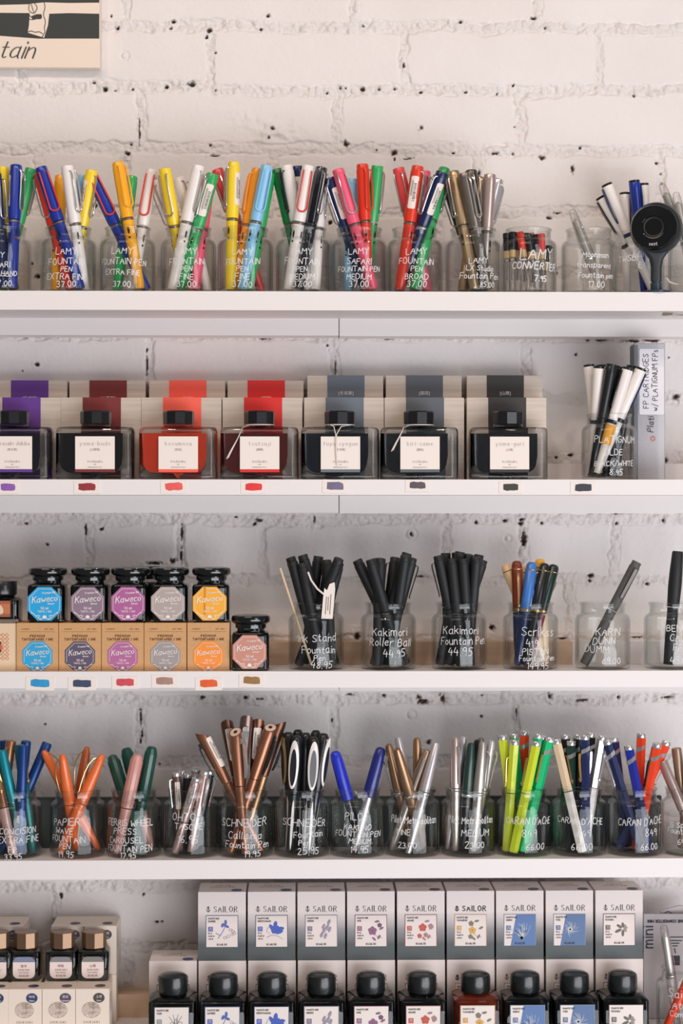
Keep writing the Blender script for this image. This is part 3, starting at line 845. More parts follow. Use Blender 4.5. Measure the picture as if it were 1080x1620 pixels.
            rows = [(w, -rt + .0006, Ln - top), (w, -rt - .0022, Ln - top - .001), (w, -cr - .0026, Ln - top - .006), (w * .8, -cr - .0010, Ln - top - ln_), (w * .5, -cr - .0016, Ln - top - ln_ - .002)]
            mb.loft([[(-q, y, z), (q, y, z), (q, y - .0011, z), (-q, y - .0011, z)] for q, y, z in rows], 0, Rz)
            if kind in 'KYC':
                mb.lathe([(.0004, -cr - .0035), (.0016, -cr - .0030), (.0016, -cr - .0012), (.0004, -cr - .0008)], 10, 0,
                         Rz @ Matrix.Translation((0, 0, Ln - top - ln_ + .001)) @ Matrix.Rotation(-math.pi / 2, 4, 'X') @ Matrix.Diagonal((1, 1, 1, 1)))
        mb.build('clip', [cmt, plastic('inkblack')], t, 40)
    return t


# ---------------------------------------------------------------- jars
JR, JN, JH = .0307, .0247, .0735
MARKER = mat((224, 222, 220), .6)
JY = .0345
_jar = {}


def jar_mesh():
    if 'b' in _jar:
        return _jar['b']
    o_ = [(.0250, 0), (.0285, .0006), (.0300, .0022), (.0307, .006), (.0307, .0525), (.0303, .0555), (.0290, .0583), (.0268, .0601), (.0250, .0612), (.0244, .0626), (.0243, .0695), (.0250, .0708), (.0255, .0718), (.0254, .0730), (.0245, .0736)]
    i_ = [(.0233, .0731), (.0227, .0716), (.0226, .0632), (.0232, .0606), (.0262, .0586), (.0282, .0568), (.0288, .0545), (.0289, .0525), (.0289, .0066), (.0280, .0042), (.0250, .0030), (.0001, .0027)]
    mb = MB()
    mb.lathe(o_ + i_, 56, 0, None, 0, True, False)
    o = mb.build('jar_body', JAR_GLASS, None, 60)
    _jar['b'] = o
    return o


def cyl(R):
    return lambda x, z: (R * math.sin(x / R), -R * math.cos(x / R), z)


JARS = []


def make_jar(cx, shelf, label, lines, Y=JY, seed=0, bold=1.0):
    base = P(cx, 810, Y)
    base.z = TOPS[shelf]
    first = 'b' not in _jar
    t = thing('glass_jar', label, 'jar', (base.x, Y, base.z), 'glass jars of pens on the shelves')
    b = jar_mesh()
    if not first:
        b = b.copy()
        COL.objects.link(b)
    b.parent = t
    rng = random.Random(seed + int(cx) * 7)
    mb = MB()
    pxs = 1 / 1450 * (DIST + Y - JR) / DIST
    for txt, xc, yc, h in lines:
        z = P(xc, yc, Y - JR).z - base.z
        x = (xc - cx) * pxs
        fn = cyl(JR + .00022)
        rot = rng.uniform(-.05, .03)
        hh = h * pxs
        text_on(mb, txt, hh, fn, x, z - hh / 2, .00074 * bold, 0, .056, 0, rng.uniform(0, .12), 1.35, rng, 2, 'c', rot)
    if lines:
        mb.build('handwriting', MARKER, t, 0)
    return t


ORD = ['leftmost', 'second', 'third', 'fourth', 'fifth', 'sixth', 'seventh', 'eighth', 'ninth', 'tenth', 'eleventh', 'twelfth']
NUM = ['zero', 'one', 'two', 'three', 'four', 'five', 'six', 'seven', 'eight', 'nine', 'ten', 'eleven', 'twelve']
NOUN = {'fountain_pen': 'pen', 'rollerball_pen': 'rollerball pen'}


def fill_jar(cx, shelf, where, pens, name='fountain_pen', Y=JY, group=None, seed=1):
    """pens: (kind, cap, barrel, top px, top py, foot px, depth order, clip colour, clip angle, description, sticker angle or None, accent)"""
    base = P(cx, 810, Y); base.z = TOPS[shelf]
    n = len(pens)
    rs, xb, xt, yb, yt, zt = [], [], [], [], [], []
    for p in pens:
        r = max(q[0] for q in KIND[p[0]][1]) * mm
        Tp = P(p[3], p[4], Y)
        rs.append(r)
        h = Tp.z - base.z - .0035
        f = (.070 - .0035) / h
        x1 = Tp.x - base.x
        x0 = P(p[5], 1000, Y).x - base.x
        x0 = max(-.0283 + KIND[p[0]][2][0][0] * mm, min(.0283 - KIND[p[0]][2][0][0] * mm, x0))
        lim = .0226 - r * .93
        xr = x0 + f * (x1 - x0)
        if abs(xr) > lim:
            x0 += (math.copysign(lim, xr) - xr) / (1 - f)
            x0 = max(-.0242, min(.0242, x0))

        xb.append(x0); xt.append(x1); zt.append(h)
        d = p[6]
        yb.append(d * .010 + .0001 * len(xb)); yt.append(d * .014)
    # let the pens settle: push overlapping ones apart, keep each inside the jar, hold the tops near where they were seen
    H = np.linspace(0, .135, 28)
    zt_ = np.array(zt)[:, None]
    F = H[None, :] / zt_
    ok = F <= 1.0
    Rr = np.zeros((n, len(H)))
    for i, p in enumerate(pens):
        cl_, cp_, bp_, _s = KIND[p[0]]
        zc_ = zt[i] - cl_ * mm
        Rr[i] = np.where(H > zc_, np.interp(zt[i] - H, [q[1] * mm for q in cp_][::-1], [q[0] * mm for q in cp_][::-1]), np.interp(H / zc_, [q[1] for q in bp_], [q[0] * mm for q in bp_]))
    cont = np.where(H < .058, .0286, np.where(H < .0745, .0227, 9.0))
    cont[0] = .0262
    xb, xt, yb, yt = (np.array(v, float) for v in (xb, xt, yb, yt))
    xb0, xt0 = xb.copy(), xt.copy()
    od = np.array([p[6] for p in pens]) + np.arange(n) * .003
    sgn = np.sign(od[:, None] - od[None, :])
    N_ = 700
    for it in range(N_):
        X = xb[:, None] + F * (xt - xb)[:, None]
        Yv = yb[:, None] + F * (yt - yb)[:, None]
        dX = X[:, None] - X[None]; dY = Yv[:, None] - Yv[None]
        D = np.sqrt(dX ** 2 + dY ** 2) + 1e-9
        pen_ = (Rr[:, None] + Rr[None]) - D
        pen_ = np.where(ok[:, None] & ok[None] & (pen_ > 0), pen_, 0)
        for i in range(n):
            pen_[i, i] = 0
        hm = pen_.argmax(2)
        I, J = np.indices(hm.shape)
        pm = pen_[I, J, hm]
        ux = dX[I, J, hm] / D[I, J, hm]; uy = dY[I, J, hm] / D[I, J, hm]
        uy = np.where(np.abs(uy) < .35, sgn * .35, uy)
        if it < 120:                                    # early on, settle depth order first
            ux = ux * .15; uy = sgn * np.maximum(np.abs(uy), .5)
        fi = F[I, hm]
        k = .34
        xb += (pm * ux * (1 - fi)).sum(1) * k * .8; xt += (pm * ux * fi).sum(1) * k * .8
        yb += (pm * uy * (1 - fi)).sum(1) * k; yt += (pm * uy * fi).sum(1) * k
        g = 1 if it < N_ - 120 else .25
        xt += (xt0 - xt) * .16 * g; xb += (xb0 - xb) * .01 * g
        X = xb[:, None] + F * (xt - xb)[:, None]
        Yv = yb[:, None] + F * (yt - yb)[:, None]
        d = np.sqrt(X ** 2 + Yv ** 2) + 1e-9
        ex = np.where(ok, d + Rr - cont[None], 0)
        ex = np.where(ex > 0, ex, 0)
        h = ex.argmax(1)
        r_ = np.arange(n)
        e = ex[r_, h]; ux = X[r_, h] / d[r_, h]; uy = Yv[r_, h] / d[r_, h]; f = F[r_, h]
        q = f * f + (1 - f) ** 2
        xb -= e * ux * (1 - f) / q; xt -= e * ux * f / q * .9
        yb -= e * uy * (1 - f) / q; yt -= e * uy * f / q
        yt = np.minimum(yt, WALL_Y - Y - .013)
    rb = [KIND[p[0]][2][1][0] * mm for p in pens]
    if DEBUG:
        print('PEN', where, 'pen-pen %.1f' % (pm.max() * 1000), 'jar %.1f' % (e.max() * 1000), 'topshift', (np.abs(xt - xt0).max() * 1000).round(1), 'foot', (np.abs(xb - xb0).max() * 1000).round(1))
    descs = {}
    for i, p in enumerate(pens):
        descs.setdefault(p[9], []).append(i)
    for ids in descs.values():
        ids.sort(key=lambda i: pens[i][3])
    for i, p in enumerate(pens):
        ids = descs[p[9]]
        noun = NOUN[name]
        d = p[9]
        if len(ids) > 1:
            k = ids.index(i)
            o = 'leftmost' if k == 0 else ('rightmost' if k == len(ids) - 1 else ('middle' if len(ids) == 3 else ORD[k] + ' from left'))
            label = '%s of the %s %s pens, %s' % (o, NUM[len(ids)], d, where)
        else:
            pre, _, post = d.partition('|')
            label = '%s %s%s, %s' % (pre.strip(), noun, (' ' + post.strip()) if post else '', where)
        zT = P(p[3], p[4], Y + yt[i]).z
        T = (base.x + xt[i] * (DIST + Y + yt[i]) / (DIST + Y), Y + yt[i], zT)
        B = (base.x + xb[i], Y + yb[i], base.z + .0034 + .001)
        make_pen(p[0], p[1], p[2], T, B, p[7], p[8], label, 'pen', name, group or ('pens in ' + where), p[10] if len(p) > 10 else None, p[11] if len(p) > 11 else None, random.Random(i + int(cx)))

# ---------------------------------------------------------------- top shelf: bright pens in lettered jars
OR12 = ['first', 'second', 'third', 'fourth', 'fifth', 'sixth', 'seventh', 'eighth', 'ninth', 'tenth', 'eleventh', 'twelfth', 'thirteenth']


def W1(i): return 'top shelf, %s jar from left' % OR12[i]


def lam(cx, mid, price='37.00', ys=(397, 413, 425, 437, 449), top='LAMY', hs=(10, 9.5, 8, 9, 9.5), dx=0):
    out = []
    for s, y, h in zip([top] + mid + [price], ys, hs):
        out.append((s, cx + dx, y, h))
    return out


row1 = [
 (5, 'glass jar cut by the left edge, lettered LEFT HAND 37.00', [('LAMY', -1, 403, 8), ('SAFARI', 4, 418, 9), ('LEFT HAND', 6, 432, 8), ('----------', 12, 436, 5), ('37.00', 10, 448, 9)], [
   ('S', 'navy', 'navy', -5, 275, 16, -.5, 'steel', 60, 'navy| with white price label', -20),
   ('S', 'blue', 'blue', 26, 262, 22, -.1, 'steel', 75, 'bright blue| standing upright with steel clip', -75),
   ('S', 'green', 'green', 49, 267, 12, .5, 'steel', 90, 'green| leaning right behind the blue one'),
   ('S', 'yellow', 'yellow', 3, 264, 0, .8, 'steel', -60, 'yellow| mostly hidden'),
   ('S', 'white', 'dark', -22, 270, 30, .2, 'steel', 0, 'white| at the very edge')]),
 (108, 'glass jar lettered EXTRA FINE, with a blue red-clipped pen leaning left', lam(108, ['FOUNTAIN', 'PEN', 'EXTRA FINE'], dx=2), [
   ('S', 'blue', 'blue', 67, 265, 142, -.6, 'red', 12, 'blue| with red clip leaning left'),
   ('S', 'red', 'red', 62, 274, 103, .1, 'chrome', -30, 'red-orange| behind the blue one'),
   ('S', 'amber', 'amber', 94, 278, 84, .8, None, 0, 'amber| hidden behind the blue one'),
   ('S', 'white', 'white', 110, 262, 128, .2, 'chrome', 60, 'white| with chrome clip'),
   ('S', 'sky', 'sky', 131, 277, 120, .9, None, 0, 'pale blue| peeking out behind'),
   ('S', 'yellow', 'yellow', 147, 269, 108, .5, 'steel', 80, 'yellow| with barcode label leaning right', -50)]),
 (202, 'glass jar lettered EXTRA FINE, with an amber pen leaning left at front', lam(202, ['FOUNTAIN PEN', 'EXTRA FINE'], ys=(396, 413, 430, 449), dx=-6), [
   ('S', 'blue', 'blue', 144, 275, 236, 0, 'red', 12, 'blue| with red clip leaning left'),
   ('S', 'amber', 'amber', 188, 257, 224, -.7, 'amber', 35, 'amber| with amber clip'),
   ('S', 'green', 'green', 207, 279, 184, .6, None, 0, 'green| mostly behind the amber one'),
   ('S', 'white', 'white', 241, 268, 212, .2, 'red', -3, 'white| with red clip')]),
 (298, 'glass jar lettered FINE 37.00, with white and green pens crossing', lam(298, ['FOUNTAIN', 'PEN', 'FINE'], dx=-1), [
   ('S', 'yellow', 'yellow', 262, 266, 294, -.1, 'steel', -25, 'yellow| with black cap top leaning left'),
   ('S', 'white', 'white', 316, 262, 270, -.5, 'chrome', 70, 'white| leaning right across the front'),
   ('S', 'green', 'green', 339, 275, 286, -.2, 'steel', -60, 'green| with large price label', 10),
   ('S', 'pink', 'pink', 331, 277, 312, .5, None, 0, 'pink| behind the green one'),
   ('S', 'white', 'white', 281, 282, 330, .8, 'steel', 60, 'white| leaning left at the back'),
   ('S', 'white', 'cream', 247, 284, 318, .9, 'steel', -60, 'white| behind the yellow one', 20)]),
 (388, 'glass jar holding yellow, orange and pale blue pens, second LAMY-free faint lettering', lam(388, ['FOUNTAIN', 'PEN', 'FINE'], dx=-4), [
   ('S', 'coral', 'coral', 343, 268, 414, .5, 'steel', -25, 'coral red| leaning left with steel clip'),
   ('S', 'yellow', 'yellow', 370, 257, 364, -.5, 'steel', -75, 'yellow| with price label along its side', 55),
   ('S', 'orange', 'orange', 408, 267, 374, 0, 'orange', -75, 'orange| with orange clip'),
   ('S', 'sky', 'sky', 423, 262, 383, -.7, 'sky', 15, 'pale blue| with pale blue clip'),
   ('S', 'green', 'green', 426, 275, 402, .4, None, 0, 'green| hidden behind the pale blue one')]),
 (480, 'glass jar lettered MEDIUM, holding white pens and a smoky clear one', lam(480, ['FOUNTAIN', 'PEN', 'MEDIUM'], dx=-3), [
   ('S', 'dgreen', 'dgreen', 437, 268, 470, .4, 'black', 30, 'dark green| with black clip'),
   ('S', 'white', 'white', 452, 262, 478, .2, 'black', -75, 'white| standing upright without label'),
   ('S', 'white', 'white', 488, 262, 450, -.5, 'red', 5, 'white| with red clip'),
   ('S', 'navy', 'white', 470, 263, 474, .8, None, 0, 'navy-topped| with barcode label behind', 0),
   ('S', 'smoke', 'smoke', 508, 265, 468, -.1, 'chrome', 60, 'smoky transparent| showing its ink cartridge'),
   ('S', 'white', 'white', 506, 274, 494, .4, 'steel', 90, 'white| behind the transparent one'),
   ('S', 'sky', 'sky', 497, 280, 509, .9, None, 0, 'pale blue| only its barrel showing')]),
 (568, 'glass jar lettered MEDIUM, holding pink, red and green pens', lam(568, ['SAFARI', 'FOUNTAIN PEN', 'MEDIUM'], dx=-2), [
   ('S', 'navy', 'navy', 521, 281, 586, 0, 'steel', -70, 'navy| with large white barcode label', 20),
   ('S', 'pink', 'pink', 533, 268, 604, -.6, 'chrome', 12, 'pink| leaning left with chrome clip'),
   ('S', 'sky', 'sky', 557, 283, 546, .8, None, 0, 'pale blue| behind the pink and red ones'),
   ('S', 'red', 'red', 573, 260, 574, -.1, 'red', 45, 'bright red| with red clip'),
   ('S', 'green', 'green', 597, 262, 586, .2, 'steel', 85, 'green| with steel clip')]),
 (656, 'glass jar lettered BROAD 37.00, holding red, navy and green pens', lam(656, ['FOUNTAIN', 'PEN', 'BROAD'], dx=0), [
   ('S', 'coral', 'pink', 630, 266, 684, .4, 'steel', -20, 'coral pink| standing upright with steel clip'),
   ('S', 'red', 'red', 660, 263, 626, -.5, 'steel', 80, 'bright red| with large barcode label', -10),
   ('S', 'pink', 'pink', 673, 270, 664, .8, 'steel', 60, 'pink| behind the red one'),
   ('S', 'navy', 'navy', 698, 272, 643, -.3, 'steel', -70, 'navy| with label leaning right', 30),
   ('S', 'green', 'green', 706, 267, 662, .2, 'steel', 85, 'green| leaning right behind the navy one')]),
 (748, 'glass jar of brushed metal pens with faint lettering', [('LAMY', 753, 412, 9), ('LX Studio', 756, 424, 8), ('Fountain Pen', 757, 436, 9), ('85.00', 768, 450, 8)], [
   ('S', 'gold', 'gold', 713, 272, 756, -.2, 'steel', -80, 'brushed gold| leaning left'),
   ('S', 'gunmetal', 'gunmetal', 727, 274, 774, -.6, 'chrome', 55, 'gunmetal| leaning left in front'),
   ('S', 'dark', 'dark', 744, 270, 738, .4, 'chrome', 40, 'dark grey metal| standing upright'),
   ('S', 'gold', 'gold', 757, 282, 722, .5, None, 0, 'brushed gold| leaning right'),
   ('S', 'spink', 'silver', 779, 276, 764, -.1, None, 0, 'wide silver| with no clip visible'),
   ('S', 'lsilver', 'lsilver', 793, 284, 780, .5, 'chrome', 80, 'pale silver| with chrome clip at right'),
   ('S', 'dark', 'champagne', 701, 286, 744, .8, 'chrome', -50, 'dark grey metal| leaning far left')]),
]
for i, (cx, lab, lines, pens) in enumerate(row1):
    if i == 4:
        lab = 'glass jar holding yellow, orange, pale blue and coral pens, top shelf'
    make_jar(cx, 0, lab, lines, seed=i)
    fill_jar(cx, 0, W1(i), pens)

# the jar of ink converters
cx = 836
make_jar(cx, 0, 'glass jar of short ink converters, topmost shelf, lettered CONVERTER', [('LAMY', 845, 401, 17), ('CONVERTER', 843, 420, 11), ('7.95', 850, 440, 9)], bold=1.5)
base = P(cx, 810, JY); base.z = TOPS[0]
conv = [('black', 801, 369, 800, -.5, 'black'), ('black', 811, 367, 808, -.7, 'black'), ('black', 819, 368, 818, -.2, 'black'), ('red', 822, 367, 834, -.9, 'bright red'), ('black', 833, 369, 829, .2, 'black'), ('inkblack', 835, 370, 848, -.5, 'dark grey'),
        ('coral', 840, 369, 852, .1, 'thin coral red'), ('black', 847, 371, 858, -.2, 'black'), ('coral', 856, 370, 858, -.6, 'wide coral red'), ('black', 849, 372, 842, .8, 'black'), ('inkblack', 869, 389, 851, .5, 'slanting dark grey')]
nb = 0
for k, (c, tx, ty, bx, d, w) in enumerate(conv):
    T = P(tx, ty, JY + d * .016); B = Vector((P(bx, 800, JY).x, JY + d * .016, base.z + .004))
    B.x = max(base.x - .0245, min(base.x + .0245, B.x))
    ax = (T - B); Ln = ax.length; ax.normalize()
    fr = Vector((0, -1, 0)); fr = (fr - ax * fr.dot(ax)).normalized(); ly = -fr; lx = ly.cross(ax)
    M = Matrix((lx, ly, ax)).transposed().to_4x4(); M.translation = B
    if w == 'black':
        w = ['leftmost black', 'second black', 'third black', 'fourth black', 'fifth black', 'back black'][nb]; nb += 1
    t = thing('ink_converter', '%s ink converter with clear tube, in the lettered converter jar' % w, 'ink converter', M, 'ink converters in their jar')
    mb = MB(); mb.lathe([(.0030, 0), (.0036, .001), (.0036, Ln - .028), (.003, Ln - .027)], 14); mb.build('clear_tube', CLEAR_PLASTIC, t)
    mb = MB(); mb.lathe([(.0012, .012), (.0012, Ln - .03)], 8); mb.lathe([(.0031, Ln - .032), (.0031, Ln - .029)], 12); mb.build('piston', metal('silver'), t)
    mb = MB(); mb.lathe([(.0038, Ln - .028), (.0038, Ln - .020)], 14); mb.build('collar', mat((222, 188, 140), .35, .3), t)
    mb = MB(); mb.lathe([(.0036, Ln - .0199), (.0040, Ln - .019), (.0040, Ln - .007), (.0036, Ln - .0066), (.0042, Ln - .006), (.0042, Ln - .0008), (.0036, Ln)], 14); mb.build('turning_knob', plastic(c), t)

# jars right of the converters
make_jar(931, 0, 'nearly empty glass jar with one clear pen, lettered 17.00', [('Moonman', 936, 403, 8), ('transparent', 934, 419, 8), ('Fountain pen', 938, 435, 8), ('17.00', 937, 450, 9)])
fill_jar(931, 0, W1(10), [('R', 'clear', 'clear', 903, 331, 952, -.2, None, 0, 'single clear transparent')])
make_jar(1007, 0, 'glass jar of white and blue pens behind the black camera', [('TWSBI', 984, 408, 9), ('LONG', 1008, 402, 9), ('ECO', 1012, 420, 9)], Y=JY + .0245)
fill_jar(1007, 0, W1(11), [
   ('N', 'white', 'white', 938, 311, 1002, -.6, 'black', -80, 'white| with black clip, leaning far left'),
   ('N', 'white', 'white', 956, 291, 1030, -.9, 'navy', -80, 'white| with navy clip, leaning left in front', None, 'navy'),
   ('N', 'blue', 'blue', 1003, 285, 1024, 0, 'navy', 80, 'bright blue| with dark cap top'),
   ('N', 'white', 'white', 991, 305, 994, .5, 'black', 60, 'white| behind the blue one'),
   ('N', 'white', 'white', 1019, 290, 1030, .5, 'black', -60, 'white| right of the blue one')], Y=JY + .0245)
make_jar(1100, 0, 'glass jar of clear pens at the right edge behind the camera', [], Y=JY + .006)
fill_jar(1100, 0, W1(12), [
   ('R', 'clear', 'clear', 1046, 290, 1098, .5, None, 0, 'clear transparent| leaning left'),
   ('R', 'clear', 'clear', 1066, 304, 1090, -.3, None, 0, 'clear transparent| half hidden by the camera'),
   ('R', 'clear', 'clear', 1092, 300, 1106, .2, None, 0, 'clear transparent| at the picture edge')], Y=JY + .006)

# ---------------------------------------------------------------- second shelf, right end
make_jar(963, 1, 'glass jar of white and black pens, alone at the second shelf end', [('PLATIGNUM', 968, 695, 10), ('TILDE', 962, 715, 9), ('BLACK/WHITE', 966, 733, 8), ('8.95', 967, 747, 9)], Y=.038)
fill_jar(963, 1, 'second shelf jar', [
   ('N', 'white', 'white', 931, 577, 946, .1, 'black', 60, 'leftmost white'),
   ('N', 'white', 'white', 943, 579, 940, -.2, 'black', 80, 'second white'),
   ('N', 'white', 'black', 951, 577, 958, .6, 'black', -40, 'white| behind the black ones'),
   ('N', 'black', 'black', 963, 576, 950, -.4, None, 0, 'front black'),
   ('N', 'black', 'black', 973, 579, 962, .4, 'black', 60, 'middle black'),
   ('N', 'white', 'white', 991, 582, 930, -.7, 'black', -70, 'white| with a yellow tag leaning right'),
   ('N', 'black', 'black', 1000, 578, 968, .5, 'black', 0, 'black| leaning right at the back'),
   ('N', 'white', 'white', 1012, 582, 945, -.3, 'navy', 80, 'rightmost white'),
   ('N', 'navy', 'navy', 1010, 590, 975, .8, None, 0, 'navy'),
   ('N', 'black', 'lsilver', 984, 580, 986, .9, None, 0, 'black-capped silver')], Y=.038)

# ---------------------------------------------------------------- third shelf jars


def W3(i): return 'third shelf, %s jar from left' % OR12[i]


def fan(kind, cap, tops, cx, desc, rng, clips=()):
    out = []
    n = len(tops)
    for i, (x, y, d) in enumerate(tops):
        bx = cx - (x - cx) * .5 + rng.uniform(-8, 8)
        out.append((kind, cap, cap, x, y, bx, d, 'black' if i in clips else None, {True: -80, False: 80}[x < cx + 20] if i in clips else 0, desc))
    return out


rg = random.Random(5)
make_jar(500, 2, 'glass jar of matte black pens and a stick, lettered Pen 48.95', [('Ink Stand', 501, 1009, 12), ('Fountain', 504, 1028, 11), ('Pen', 505, 1041, 9), ('48.95', 508, 1052, 11)], seed=3)
fill_jar(500, 2, W3(0), fan('M', 'black', [(453, 889, -.6), (459, 882, .1), (472, 891, -.7), (477, 878, .1), (501, 880, .3), (514, 886, -.1), (526, 890, .7), (538, 884, -.4), (546, 890, .3)], 500, 'matte black', rg))
make_jar(614, 2, 'glass jar of matte black rollerballs lettered Roller Ball 44.95', [('Kakimori', 615, 1000, 12), ('Roller Ball', 616, 1016, 12), ('44.95', 622, 1034, 11)], seed=4)
fill_jar(614, 2, W3(1), fan('M', 'black', [(566, 886, .3), (575, 885, -.6), (591, 883, .5), (604, 884, -.5), (628, 882, .4), (639, 879, -.5), (651, 875, .1), (657, 883, .7)], 614, 'matte black', rg, (4, 7)), name='rollerball_pen')
make_jar(726, 2, 'glass jar packed with matte black pens lettered 44.95, third shelf', [('Kakimori', 725, 997, 12), ('Fountain Pen', 732, 1014, 12), ('44.95', 724, 1031, 12)], seed=5)
fill_jar(726, 2, W3(2), fan('M', 'black', [(688, 879, -.3), (703, 875, .3), (711, 884, -.8), (722, 874, .7), (733, 873, .2), (733, 884, -.8), (746, 877, .6), (755, 882, -.5), (763, 878, .4), (765, 886, .0)], 726, 'matte black', rg, (0,)))
make_jar(839, 2, 'glass jar of glossy coloured piston pens with gold clips', [('Scrikss', 846, 1000, 13), ('419', 836, 1018, 11), ('PISTON', 842, 1031, 10), ('Fountain Pen', 846, 1042, 8), ('149.95', 846, 1054, 10)], seed=6)
fill_jar(839, 2, W3(3), [
   ('K', 'pale', 'cream', 800, 892, 868, .3, 'gilt', 30, 'pale orange| leaning left'),
   ('K', 'rbrown', 'navy', 815, 887, 824, -.1, 'gilt', 0, 'dark red| with gold clip'),
   ('K', 'cream', 'burgundy', 826, 892, 850, .8, None, 0, 'cream'),
   ('K', 'kblue', 'navy', 838, 889, 814, -.6, None, 0, 'medium blue'),
   ('K', 'kyellow', 'cream', 855, 884, 842, .4, 'gilt', -60, 'yellow| with gold clip'),
   ('K', 'black', 'black', 864, 891, 833, -.5, 'gilt', -75, 'black'),
   ('K', 'bgreen', 'burgundy', 880, 893, 856, -.3, None, 0, 'dark green| at front right'),
   ('K', 'bgreen', 'cream', 884, 899, 862, .4, 'gilt', 80, 'dark green| behind the other green one')])
make_jar(953, 2, 'glass jar holding one slanting dark grey pen', [('KARIN', 955, 1000, 11), ('DUNN', 948, 1014, 11), ('DUMM', 936, 1027, 11), ('69.00', 960, 1046, 10)], seed=7)
fill_jar(953, 2, W3(4), [('M', 'slate', 'slate', 1007, 889, 922, -.1, 'dark', 10, 'single dark grey')])
make_jar(1062, 2, 'glass jar cut by the right edge with one fat matte black pen', [('BENU', 1062, 994, 10), ('CALL', 1066, 1009, 10), ('FP', 1063, 1024, 10), ('45.00', 1068, 1045, 10)], seed=8)
fill_jar(1062, 2, W3(5), [('H', 'black', 'black', 1071, 872, 1056, -.2, None, 0, 'single fat matte black')])

# ---------------------------------------------------------------- fourth shelf jars


def W4(i): return 'fourth shelf, %s jar from left' % OR12[i]


